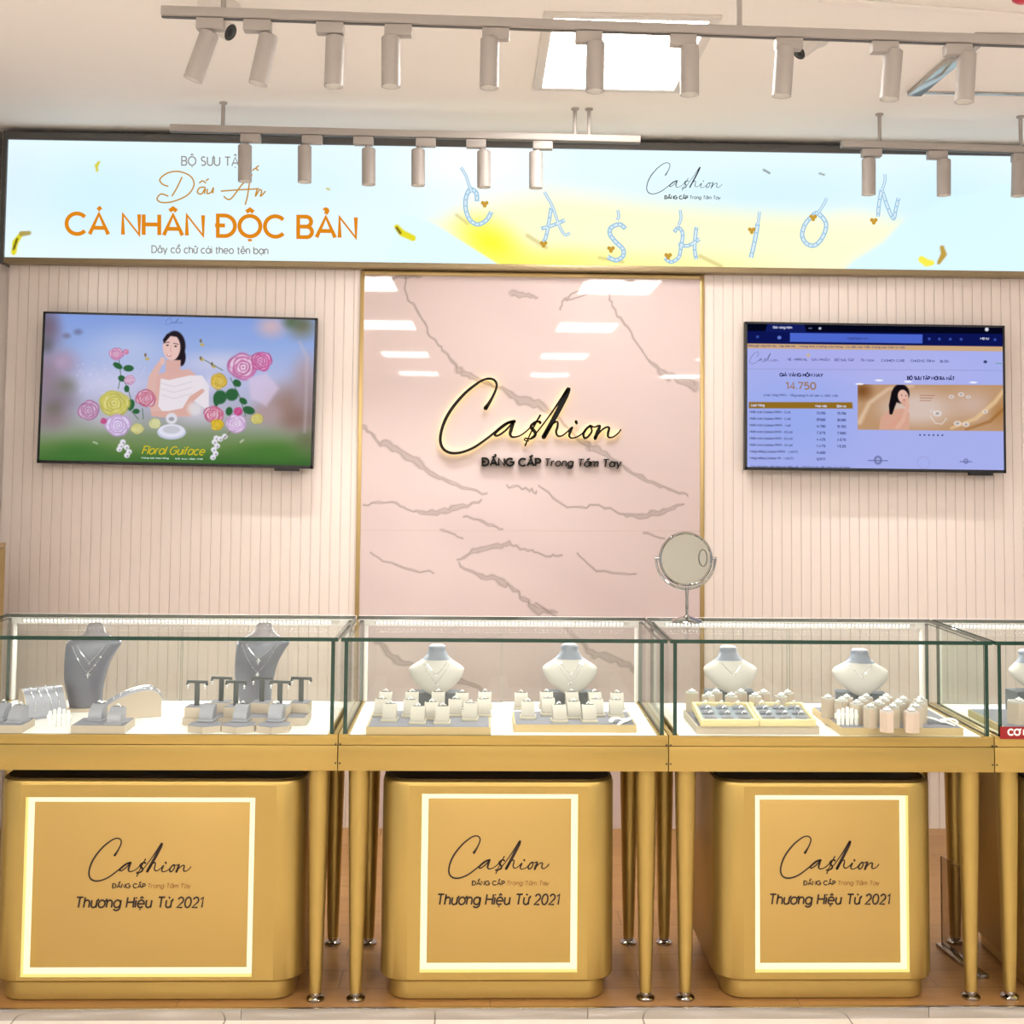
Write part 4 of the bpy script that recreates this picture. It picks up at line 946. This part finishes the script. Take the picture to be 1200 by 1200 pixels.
plinth(-.995, -.098, 27, 297, 934.5, 1145, ((104, 223, 1040.5), (88, 239, 1063.5, 12)), 'wide gold plinth with lit frame under the far left case')
plinth(.125, .813, 493, 677, 930.5, 1139.5, ((526, 643, 1037.2), (511.5, 656.5, 1060, 12)), 'gold plinth with lit frame under the middle case')
plinth(1.110, 1.765, 885, 1065, 932, 1139.5, ((915, 1030, 1037), (901, 1044, 1059.5, 11.5)), 'gold plinth with lit frame under the case with the mirror')
plinth(2.035, 2.80, 1215, 1420, 932, 1140, ((1250, 1366, 1037), (1236, 1380, 1060, 12)), 'gold plinth under the case cut off by the right edge')

# ================================================================== things in and on the cases
# --- necklace busts
class Form:
    def __init__(s, lv): s.lv = lv                       # z, half width, half depth, x offset, y offset
    def at(s, z):
        lv = s.lv; z = min(max(z, lv[0][0]), lv[-1][0])
        for a, b in zip(lv, lv[1:]):
            if z <= b[0]:
                k = (z-a[0])/(b[0]-a[0]); return [p+(q-p)*k for p, q in zip(a, b)]
    def front(s, x, z, off=.0016):
        _, w, d, xo, yo = s.at(z); k = max(0.0, 1-((x-xo)/w)**2); return (x, yo-d*math.sqrt(k)-off, z)
    def body(s, n=36):
        zz = [l[0] for l in s.lv]; q = []
        for a, b in zip(zz, zz[1:]): q += [a+(b-a)*i/4 for i in range(4)]
        # smooth the levels with a spline
        P, _ = smooth_curve([(l[0], l[1]) for l in s.lv], None, 4); D, _ = smooth_curve([(l[2], l[4]) for l in s.lv], None, 4); X, _ = smooth_curve([(l[3], 0) for l in s.lv], None, 4)
        s.lv = [(p[0], max(.003, p[1]), max(.003, d[0]), x[0], d[1]) for p, d, x in zip(P, D, X)]
        rings = [[(xo+w*math.cos(2*PI*j/n), yo+d*math.sin(2*PI*j/n), z) for j in range(n)] for z, w, d, xo, yo in s.lv]
        return MB().loft(rings)
def chain(F, label, x0, ztop, half, zlow, loc, rz, group, drop, gold=False):
    t = thing('necklace', label, 'necklace', loc, rz, group)
    pts = []
    for i in range(41):
        k = -1+2*i/40; z = zlow+(ztop-zlow)*abs(k)**1.25; pts.append(F.front(x0+half*k, z))
    m = MB(); m.tube(pts, .0007, 5)
    for p in pts[3:-3:3]: m.ball(p, .0013, n=6)
    m.build('chain', SILVER, t)
    m = MB(); c = F.front(x0, zlow-.004, .003)
    for i in range(drop): m.ball((c[0], c[1], c[2]-.006*i), .0032-.0004*i, n=8)
    if drop > 1:
        for s in (-1, 1): m.ball((c[0]+s*.0045, c[1], c[2]-.003), .0022, n=8)
    m.build('pendant', SILVER, t)
def tall_bust(u, v, rz, label):
    loc = atz(u, v, ZD+.0005); t = thing('necklace_bust', label, 'bust', loc, rz, 'tall grey busts')
    F_ = Form([(.008, .050, .020, -.006, 0), (.05, .055, .024, -.010, -.004), (.10, .063, .03, -.010, -.010), (.15, .070, .034, -.004, -.010), (.19, .080, .034, .006, -.002), (.208, .085, .034, .012, .004), (.218, .078, .032, .013, .007), (.230, .052, .028, .012, .010), (.242, .034, .026, .012, .012), (.262, .026, .023, .012, .014), (.271, .018, .016, .012, .015)])
    F_.body().build('torso', SATIN, t)
    MB().prism(rrect(-.062, .052, -.032, .036, .006), 0, .009).build('base', BEIGE, t)
    return F_, loc
F_, l_ = tall_bust(103, 832, .10, 'tall grey satin necklace bust at the left of the far left case')
chain(F_, 'short silver chain with round drop on the left tall grey bust', .010, .207, .042, .158, l_, .10, None, 1); chain(F_, 'longer silver chain with cluster pendant on the left tall grey bust', .006, .205, .055, .125, l_, .10, None, 3)
F_, l_ = tall_bust(302, 830, -.06, 'tall grey satin necklace bust behind the earring stands')
chain(F_, 'upper silver bead chain with cross on the right tall grey bust', .010, .207, .044, .165, l_, -.06, None, 3); chain(F_, 'lower silver bead chain with pendant on the right tall grey bust', .008, .205, .058, .122, l_, -.06, None, 2)
def v_bust(u, vt, vb, rz, label, where, two=True):
    Yb = .365
    top, bot = at(u, vt, Yb), at(u, vb, Yb-.03); loc = (top[0], Yb, ZD+.0005)
    t = thing('necklace_bust', label, 'bust', loc, rz, 'pale chest busts'); zb = bot[2]-loc[2]; hh = top[2]-bot[2]; k = hh/.154
    L = [(.0, .008, .006, 0, -.040), (.010, .030, .014, 0, -.036), (.028, .056, .024, 0, -.026), (.054, .080, .032, 0, -.012), (.076, .0885, .034, 0, 0), (.088, .082, .034, 0, .008), (.102, .058, .032, 0, .015), (.116, .039, .028, 0, .020), (.134, .0275, .025, 0, .025), (.148, .0265, .024, 0, .028), (.154, .020, .018, 0, .029)]
    F_ = Form([(zb+z*k, w, d, x, y) for z, w, d, x, y in L])
    F_.body().build('torso', PEARL, t)
    nk = [q for q in F_.lv if q[0] > zb+.108*k]; N_ = 32
    m = MB().loft([[(xo+(w+.0012)*math.cos(2*PI*j/N_), yo+(d+.0012)*math.sin(2*PI*j/N_), z) for j in range(N_)] for z, w, d, xo, yo in nk[:-2]], cap=False); m.build('neck_shade', NECKSHADE, t)  # added sleeve that paints the shade on the pale neck
    MB().prism(rrect(-.078, .078, -.022, .040, .004), 0, zb+.004).build('base', TGREY, t)
    MB().cyl((0, .012, zb), (0, .016, zb+.05), .014).build('support', TGREY, t)
    chain(F_, 'thin silver chain close to the neck of the bust '+where, 0, zb+.104*k, .034, zb+.068*k, loc, rz, None, 1)
    if two: chain(F_, 'longer silver chain with drop pendant on the bust '+where, 0, zb+.1*k, .042, zb+.044*k, loc, rz, None, 2)
v_bust(512, 757, 814.5, 0, 'pale chest bust at the left of the middle case', 'left in the middle case'); v_bust(668, 756, 814, 0, 'pale chest bust at the right of the middle case', 'right in the middle case')
v_bust(856, 758.5, 813, .06, 'pale chest bust behind the two framed ring trays', 'behind the framed ring trays', False); v_bust(1008, 762, 815, -.22, 'pale chest bust turned aside behind the hexagonal ring blocks', 'behind the hexagonal blocks', False)
v_bust(1210, 763, 812, .25, 'pale chest bust cut off by the right edge of the photo', 'at the right edge')

# --- trays
def tray(x0, x1, y0, y1, label, h=.022, top=GREYV, side=BEIGE, rz=0.0, poly=None, z=ZD+.0005):
    cx, cy = (x0+x1)/2, (y0+y1)/2
    t = thing('display_tray', label, 'tray', (cx, cy, z), rz)
    P = poly or [(x0-cx, y0-cy), (x1-cx, y0-cy), (x1-cx, y1-cy), (x0-cx, y1-cy)]
    MB().prism(P, 0, h).build('tray_body', side, t)
    k = .97; MB().prism([(x*k, y*k) for x, y in P], h, h+.0012).build('suede_top', top, t, False)
    return t
HT = ZD+.0005+.0232          # top of the trays
tray(-1.075, -.915, .016, .115, 'grey topped tray cut off by the left edge of the far left case'); tray(-.775, -.620, .016, .120, 'grey topped tray in front of the left tall grey bust')
tray(-.482, -.112, .130, .245, 'long grey topped tray under the six earring stands')
tray(.080, .443, .014, .238, 'grey topped gold tray of ring cushions, left in the middle case', side=TRAYG); tray(.512, .876, .052, .236, 'grey topped gold tray of ring cushions, right in the middle case', side=TRAYG)
tray(1.053, 1.420, .040, .268, 'grey topped tray beneath the two framed ring trays'); tray(1.478, 1.845, .024, .322, 'grey topped gold tray under the cluster of hexagonal ring blocks', side=TRAYG)
tray(1.975, 2.40, .030, .30, 'grey topped tray at the right edge, holding one wide ring block', side=TRAYG)
HEX = lambda r, a=0: [(r*math.cos(math.radians(60*i+a)), r*math.sin(math.radians(60*i+a))) for i in range(6)]
hexes = []
for i, (u, v) in enumerate([(238, 851), (277, 852), (318, 852)]):
    p = atz(u, v, ZD+.02); p[1] = .064; P = [(x*1.02, y*.86) for x, y in HEX(.054, 30)]
    tray(p[0]-.05, p[0]+.05, p[1]-.05, p[1]+.05, 'small hexagonal grey topped tray, %s of three in front of the earring stands' % ['left', 'middle', 'right'][i], h=.018, poly=P); hexes.append(p)

# --- ring cushions, each with a ring
def cushion_proto(name, pad, plate, label):
    t = thing(name, label, 'ring cushion')
    w = .0205
    prof = [(-.021, .006), (-.020, .014), (-.014, .027), (-.004, .038), (.006, .0445), (.013, .047), (.018, .046), (.0215, .041), (.0215, .006)]
    q, _ = smooth_curve(prof[:-1], None, 4); q = q+[prof[-1]]
    m = MB(); n = len(q); m.add([(-w, y, z) for y, z in q]+[(w, y, z) for y, z in q], [tuple(range(n)), tuple(range(n, 2*n))[::-1]]+[(i, (i+1) % n, n+(i+1) % n, n+i)[::-1] for i in range(n)])
    m.build('pad', pad, t); MB().box(-.025, .025, -.027, .025, 0, .006, bev=.0012).build('base_plate', plate, t); MB().box(-.016, .016, .0105, .0135, .044, .0478).build('slot', TGREY, t)
    return t
def ring_proto(label):
    t = thing('ring', label, 'ring')
    m = MB(); m.tube([(.0088*math.cos(2*PI*i/20), 0, .0088*math.sin(2*PI*i/20)) for i in range(20)], .0011, 6, closed=True); m.build('band', SILVER, t)
    m = MB(); m.ball((0, 0, .0105), .0034, n=8)
    for s in (-1, 1): m.ball((s*.0042, 0, .0095), .0019, n=6)
    m.build('stone', GEM, t)
    return t
def flat_ring_proto():
    t = thing('ring', '', 'ring')
    m = MB(); m.tube([(.0095*math.cos(2*PI*i/20), .0095*math.sin(2*PI*i/20), .0022) for i in range(20)], .0014, 6, closed=True); m.build('band', SILVER, t)
    m = MB(); m.ball((0, -.002, .0075), .0050, n=8)
    for i in range(6): m.ball((.0078*math.cos(i*PI/3), -.002+.0068*math.sin(i*PI/3), .005), .0034, n=6)
    m.build('stone', GEM, t); return t
PADG = mat('grey_satin_cushion', (158, 159, 170), rough=.4, metal=.15); PADC = mat('cream_cushion', (190, 183, 174), rough=.5); PLATEC = mat('ivory_plate', (196, 186, 168), rough=.4)
used = {}
def use(key, maker):
    if key not in used: used[key] = maker(); return used[key]
    return copy_tree(used[key])
def place(o, loc, rz, label, group):
    o.location = tuple(map(float, loc)); o.rotation_euler = (0, 0, rz); tag(o, label, None, group); return o
def cushion_at(u, v, z, rz, kind, where, group, dz=0):
    p = atz(u, v, z); p[1] += .024
    place(use('cush'+kind, lambda: cushion_proto('ring_cushion', PADG if kind == 'g' else PADC, PADG if kind == 'g' else PLATEC, '')), p, rz, ('grey satin' if kind == 'g' else 'cream')+' curved ring cushion, '+where, group)
    g = use('ring', lambda: ring_proto('')); place(g, (p[0]-math.sin(rz)*.012, p[1]+math.cos(rz)*.012, p[2]+.043), rz, 'ring in the cushion, '+where, 'rings on cushions')
for (u, v), rz, wh in [((-3, 845), -.2, 'cut off by the left edge of the far left case'), ((17, 848), -.2, 'on the tray at the left edge, nearer the bracelet ramp'),
                       ((111, 846), -.12, 'left of two in front of the left tall bust'), ((133, 850), -.12, 'right of two in front of the left tall bust')]:
    cushion_at(u, v, HT, rz, 'g', wh, 'grey ring cushions')
for i, (u, v) in enumerate([(241, 846.5), (281, 846.5), (322, 846.5)]): cushion_at(u, v, ZD+.0205, -.1, 'g', 'on the %s small hexagonal tray' % ['left', 'middle', 'right'][i], 'grey ring cushions')
def cushion_set(rows, side):
    for rn, row in rows:
        for i, (u, v) in enumerate(row):
            cushion_at(u, v, HT, random.uniform(-.06, .06), 'c', '%s from left in the %s row, %s tray, middle case' % (ORD[i], rn, side), 'cream ring cushions')
cushion_set([('front', [(456, 846), (489, 849), (518, 849), (551, 845)]), ('middle', [(446, 840), (480, 841), (505, 844), (533, 840), (567, 840)]), ('back', [(451, 831), (482, 831), (513, 831), (541, 832), (568, 831)])], 'left')
cushion_set([('front', [(619, 843), (656, 847), (691, 847)]), ('middle', [(643, 839), (673, 843), (700, 840), (723, 841)]), ('back', [(611, 832), (641, 831), (671, 831), (698, 831), (724, 832)])], 'right')

# --- earring stands
DK = mat('charcoal_post', (74, 80, 82), rough=.45)
def stand_proto():
    t = thing('earring_stand', '', 'earring stand')
    MB().box(-.029, .029, -.026, .026, 0, .030, bev=.0015).build('block', BEIGE, t); MB().box(-.0275, .0275, -.0245, .0245, .030, .0315).build('block_top', GREYV, t)
    MB().box(-.0075, .0075, -.003, .003, .031, .098, bev=.001).build('post', DK, t)
    m = MB(); m.box(-.032, .032, -.0035, .0035, .098, .106, bev=.001)
    for s in (-1, 1): m.box(s*.030-.003, s*.030+.003, -.0035, .0035, .092, .100)
    m.build('crossbar', DK, t); return t
def earring_proto():
    t = thing('earring', '', 'earring'); m = MB(); m.tube([(0, 0, .006), (0, -.002, .004), (0, -.0015, 0)], .0006, 5); m.build('hook', SILVER, t)
    m = MB(); m.ball((0, -.002, -.003), .0036, n=8); m.ball((0, -.002, -.0095), .0026, n=8); m.build('drop', GEM, t); return t
for i, (u, v, wh) in enumerate([(228, 841, 'left in the front row'), (274, 841, 'middle of the front row'), (326, 841, 'right in the front row'), (257, 835.5, 'left in the back row'), (305, 836, 'middle of the back row'), (351, 836, 'right in the back row')]):
    p = atz(u, v, HT); p[1] += .024; p[1] = min(p[1], .215); rz = -.12
    place(use('stand', stand_proto), p, rz, 'dark T-shaped earring stand on a beige block, '+wh, 'earring stands')
    for s, sn in ((-1, 'left'), (1, 'right')):
        e = use('earring', earring_proto); place(e, (p[0]+s*.027*math.cos(rz), p[1]+s*.027*math.sin(rz)-.0045, p[2]+.094), rz, 'silver drop earring at the %s end of the earring stand %s' % (sn, wh), 'earrings')

# --- bracelet ramps
def extrude_x(prof, w):
    n = len(prof); return MB().add([(-w, y, z) for y, z in prof]+[(w, y, z) for y, z in prof], [tuple(range(n)), tuple(range(n, 2*n))[::-1]]+[(i, (i+1) % n, n+(i+1) % n, n+i)[::-1] for i in range(n)])
def ramp(loc, rz, prof, w, label, n, blabel):
    t = thing('bracelet_ramp', label, 'bracelet ramp', loc, rz)
    q, _ = smooth_curve(prof, None, 5); q = list(q)
    extrude_x(q+[(prof[-1][0], 0), (prof[0][0], 0)], w).build('ramp', mat('light_grey_satin', (160, 161, 174), rough=.34, metal=.25), t)
    for s in (-1, 1):
        m = extrude_x(q+[(prof[-1][0], 0), (prof[0][0], 0)], .0015); m.v = [(x+s*(w+.0016), y, z) for x, y, z in m.v]; m.build('side_panel', BEIGE, t)
    for i in range(n):
        x = -w+2*w*(i+1)/(n+1); b = thing('bracelet', blabel % ORD[i], 'bracelet', loc, rz, 'bracelets on ramps')
        m = MB(); P = [(x+.004*math.sin(k*.5), y, z+.0022) for k, (y, z) in enumerate(q[2:-2])]; m.tube(P, .0014, 5)
        for p in P[::2]: m.ball(p, .0024, n=6)
        m.build('bracelet_chain', SILVER, b)
p = atz(50, 838, ZD+.001); ramp(p, .62, [(-.05, .012), (-.03, .045), (-.008, .070), (.015, .082), (.035, .080), (.046, .062), (.05, .02)], .058, 'grey satin bracelet ramp left of the left tall bust', 4, 'silver bracelet over the left bracelet ramp, %s from its beige end')
p = atz(149, 838, ZD+.001); ramp(p, -PI/2+.30, [(-.105, .010), (-.07, .034), (-.02, .062), (.04, .080), (.076, .078), (.098, .058), (.100, .024)], .045, 'grey satin bracelet ramp right of the left tall bust', 3, 'silver bracelet over the right bracelet ramp, %s from the front')

# --- hexagonal ring blocks with rings
def block_proto():
    t = thing('ring_block', '', 'ring block')
    MB().prism(HEX(.0225, 12), 0, .056).build('block', BEIGE, t); MB().prism(HEX(.0215, 12), .056, .0595).build('pad', PEARL, t); return t
def block_at(u, v, where, group, k=1.0, z=HT, big=False, rowfit=None):
    p = atz(u, v, z+.064)
    if p[1] > .40: p[1] = .40
    if rowfit is not None: p[1] = min(p[1], rowfit)
    o = place(use('block', block_proto), (p[0], p[1], z), random.uniform(-.1, .3), 'beige hexagonal ring block, '+where, group)
    if big: o.scale = (1.7, 1.5, 1.1)
    g = use('flatring', flat_ring_proto); place(g, (p[0], p[1], z+(.0597 if not big else .0657)), random.uniform(-.4, .4), 'ring on the block, '+where, 'rings on hexagonal blocks')
for rn, row in [('front', [(830, 813), (857, 813.6), (885, 813.8), (915, 814)]), ('back', [(811, 809.5), (839, 809.5), (868, 809.5), (895, 810), (923, 810.5)])]:
    for i, (u, v) in enumerate(row): block_at(u, v, '%s from left in the %s row behind the framed trays' % (ORD[i], rn), 'ring blocks behind the framed trays')
for rn, row in [('first (front)', [(1039, 831), (1068, 831.5)]), ('second', [(1020, 826.5), (1046, 826.5), (1073, 826.5)]), ('third', [(1004, 822.5), (1029, 822), (1053, 822), (1077, 821.5)]),
                ('fourth', [(986, 818.8), (1010, 818.6), (1035, 818.3), (1058, 818), (1079, 817.6)]), ('fifth (back)', [(970, 816), (992, 815.6), (1015, 815.2), (1038, 815)])]:
    for i, (u, v) in enumerate(row): block_at(u, v, '%s from left in the %s row of the cluster' % (ORD[i], rn), 'clustered ring blocks')
block_at(1194, 822, 'large and cut off by the right edge', 'clustered ring blocks', big=True)

# --- framed ring trays
FT = mat('cream_gilt_frame', (238, 220, 168), rough=.4, metal=.15)
def frame_tray(u0, u1, vb, label, side):
    a, b = atz(u0, vb, HT+.016), atz(u1, vb, HT+.016); w = (b[0]-a[0])/2; D = .150
    t = thing('framed_ring_tray', label, 'ring tray', ((a[0]+b[0])/2, a[1], HT)); t.rotation_euler = (math.radians(9), 0, 0)
    m = MB(); e = .010
    for q in [(-w, w, 0, e), (-w, w, D-e, D), (-w, -w+e, e, D-e), (w-e, w, e, D-e)]: m.box(*q, 0, .020, bev=.0012)
    m.build('frame', FT, t); MB().box(-w+e, w-e, e, D-e, .002, .010).build('felt', mat('blue_grey_felt', (150, 160, 172), rough=.8), t)
    m = MB(); m.box(-w+e, w-e, D-.03, D-.012, -.0215, 0); m.build('prop', FT, t)
    R_ = Matrix.Rotation(math.radians(9), 4, 'X')
    for r in range(3):
        m = MB(); y = .034+r*.042
        for s in range(3):
            x = (s-1)*(2*w-2*e)/3.05; m.tube([(x-.018, y, .012), (x-.012, y, .016), (x+.012, y, .016), (x+.018, y, .012)], [.004, .0065, .0065, .004], 8)
            q = R_@Vector((x, y, .0235)); g = use('ring', lambda: ring_proto('')); place(g, (t.location.x+q.x, t.location.y+q.y, t.location.z+q.z), 0, 'silver ring in the %s framed tray, %s row, %s' % (side, ['front', 'middle', 'back'][r], ['left', 'centre', 'right'][s]), 'rings in framed trays')
        m.build('ring_roll', PADG, t)
frame_tray(821, 889, 845, 'cream framed ring tray, left one of the pair', 'left'); frame_tray(890, 956, 845, 'cream framed ring tray, right one of the pair', 'right')

# --- white tag racks and ribbons
TAGW = mat('white_card', (250, 250, 248), rough=.5)
def tag_rack(u, v, z, rz, label):
    t = thing('tag_rack', label, 'tag rack', atz(u, v, z), rz)
    for i in range(5):
        m = MB(); x = -.026+i*.013; m.box(x-.005, x+.005, -.004+.003*(i % 2), .004+.003*(i % 2), 0, .05-.004*abs(i-2), bev=.002); m.ball((x, 0, .050-.004*abs(i-2)), .0052, n=8); m.build('tag', TAGW, t)
    MB().box(-.036, .036, .006, .012, .018, .034, bev=.003).build('clip', TAGW, t)
tag_rack(69, 851, ZD+.001, .2, 'white ribbed tag rack on the white deck before the left bracelet ramp'); tag_rack(993, 850, HT, -.05, 'white ribbed tag rack standing on the tray before the hexagonal blocks')
def strip3(mb, pts, w, up):
    P, _ = smooth_curve(pts, None, 6); vs = []; n = len(P)
    P = [Vector(p) for p in P]
    for i, p in enumerate(P):
        d = (P[min(i+1, n-1)]-P[max(i-1, 0)]).normalized(); s = d.cross(Vector(up)).normalized(); ww = w*(.5+.5*math.sin(PI*min(1, .15+i/(n-1)*.85)))
        vs += [p-s*ww, p+s*ww, p+s*ww+Vector((0, 0, .0018)), p-s*ww+Vector((0, 0, .0018))]
    fs = []
    for i in range(n-1):
        for k in range(4): fs.append((i*4+k, i*4+(k+1) % 4, i*4+4+(k+1) % 4, i*4+4+k))
    fs += [(0, 1, 2, 3), (4*n-4, 4*n-3, 4*n-2, 4*n-1)]
    mb.add([q[:] for q in vs], fs)
def ribbon_tie(u, v, z, flip, label):
    t = thing('ribbon_tie', label, 'ribbon', atz(u, v, z)); s = flip
    m = MB(); strip3(m, [(0, 0, .004), (s*.022, .010, .012), (s*.050, .022, .014), (s*.072, .034, .006)], .010, (0, 0, 1)); m.build('long_tail', TAGW, t)
    m = MB(); strip3(m, [(0, 0, .006), (-s*.020, .002, .013), (-s*.036, -.004, .012), (-s*.044, -.012, .004)], .011, (0, 0, 1)); m.build('loop', TAGW, t)
    m = MB(); strip3(m, [(0, -.002, .004), (-s*.010, -.020, .006), (-s*.024, -.038, .001)], .007, (0, 0, 1)); m.ball((0, 0, .008), .007, n=10); m.build('short_tail', TAGW, t)
ribbon_tie(732, 847, HT, 1, 'white ribbon tie lying across the right corner of the middle case tray'); ribbon_tie(1104, 848, HT, -1, 'white ribbon tie lying beside the hexagonal ring blocks')

# --- round table mirror on the glass
b0 = atz(802, 727, ZT); b0[1] = .375
t = thing('table_mirror', 'round chrome table mirror standing on the glass case top', 'mirror', (b0[0], b0[1], ZT+.0005))
MB().lathe([(.001, 0), (.049, 0), (.051, .003), (.047, .008), (.028, .014), (.010, .019), (.006, .024), (.001, .025)], 40, cap=False).build('base', CHROME, t)
c = Vector(at(803.5, 655, b0[1]))-t.location; r = .088
MB().lathe([(.004, .018), (.0055, .05), (.0045, .075), (.006, c.z-r-.012), (.006, c.z-r-.004)], 16).build('stem', CHROME, t)
Rm = Matrix.Translation(c)@Matrix.Rotation(math.radians(86), 4, 'X')
m = MB(); m.tube([(c.x+(r+.009)*math.cos(a), c.y, c.z+(r+.009)*math.sin(a)) for a in np.linspace(PI*.985, 2.015*PI, 30)], .0045, 8)
for s in (-1, 1): m.cyl((c.x+s*(r+.014), c.y, c.z+.002), (c.x+s*(r-.004), c.y, c.z+.002), .005, n=10)
m.build('yoke', CHROME, t)
m = MB(); m.lathe([(r-.008, .006), (r-.004, .009), (r, .006), (r+.001, 0), (r, -.006), (r-.004, -.009), (r-.008, -.006)], 48, M=Rm, cap=False); m.build('rim', CHROME, t)
MB().lathe([(.0005, .005), (r-.006, .005)], 48, M=Rm, cap=False).build('mirror_glass', mat('mirror_silver', (226, 224, 218), rough=.02, metal=1.0), t, False)
MB().lathe([(.0005, -.005), (r-.006, -.005)], 48, M=Rm, cap=False).build('mirror_back', STEEL, t, False)
m = MB(); Me = Rm@Matrix.Translation((.056, .004, .0065))@Matrix.Diagonal((.5, 1, 1, 1)); m.tube([(Me@Vector((.027*math.cos(2*PI*i/28), .027*math.sin(2*PI*i/28), 0)))[:] for i in range(28)], .0016, 6, closed=True); m.build('reflection_ring', DGREY, t)  # added ring that imitates a dark oval reflection in the mirror

# --- red card, acrylic stand, gold cabinet
q0, q1 = at(1172, 864.5, -.004), at(1172, 850.5, -.004); w = .17; h = q1[2]-q0[2]
t = thing('red_card', 'red card with white lettering at the foot of the glass, right edge', 'card', (q0[0], -.002, ZD+.0005))
MB().box(0, w, -.003, -.0015, -.002, h-.001).build('card', RED, t)
m = MB(); text(m, 'CƠ HỘI', .024, h*.28, .0165, None, .2, 0, .0004, 0, lambda x, y, d: (x, -.0034+d, y)); m.build('card_lettering', mat('white_print', (245, 240, 236)), t, False)
A0, A1 = atz(1104, 1110, 0), atz(1151, 1146, 0); d = Vector(A1)-Vector(A0); L = d.length
t = thing('acrylic_stand', 'smoky clear acrylic sign stand with chrome foot behind the right front leg', 'sign stand', tuple(A0), math.atan2(d.y, d.x))
hz = at(1102, 1003, A0[1])[2]
MB().box(-.01, L+.01, -.018, .018, 0, .012, bev=.002).build('foot', CHROME, t)
q = MB(); q.box(0, L*.62, -.003, .003, .012, hz); q.m = [0 if abs((Vector(q.v[f[1]])-Vector(q.v[f[0]])).cross(Vector(q.v[f[2]])-Vector(q.v[f[0]])).normalized().y) > .5 else 1 for f in q.f]
q.build('panel', [glass_mat('clear_acrylic', (.80, .76, .72), 1.5), mat('acrylic_edge', (150, 120, 96), rough=.2)], t, False)
xr = at(5, 700, 1.25)[0]; zt = at(3, 641, 1.0)[2]
t = thing('tall_cabinet', 'gold side cabinet at the far left behind the first case', 'cabinet', (xr-.09, 1.12, 0))
MB().box(-.09, .09, -.11, .13, .04, zt-.02, bev=.003).build('carcass', GOLD, t); MB().box(-.09, .09, -.11, .13, zt-.018, zt, bev=.003).build('top_panel', GOLDTRIM, t); MB().box(-.085, .085, -.10, .12, 0, .039).build('kick_base', DGREY, t)
MB().box(-.085, .085, -.122, -.1105, .06, zt-.04, bev=.002).build('door', GOLD, t)
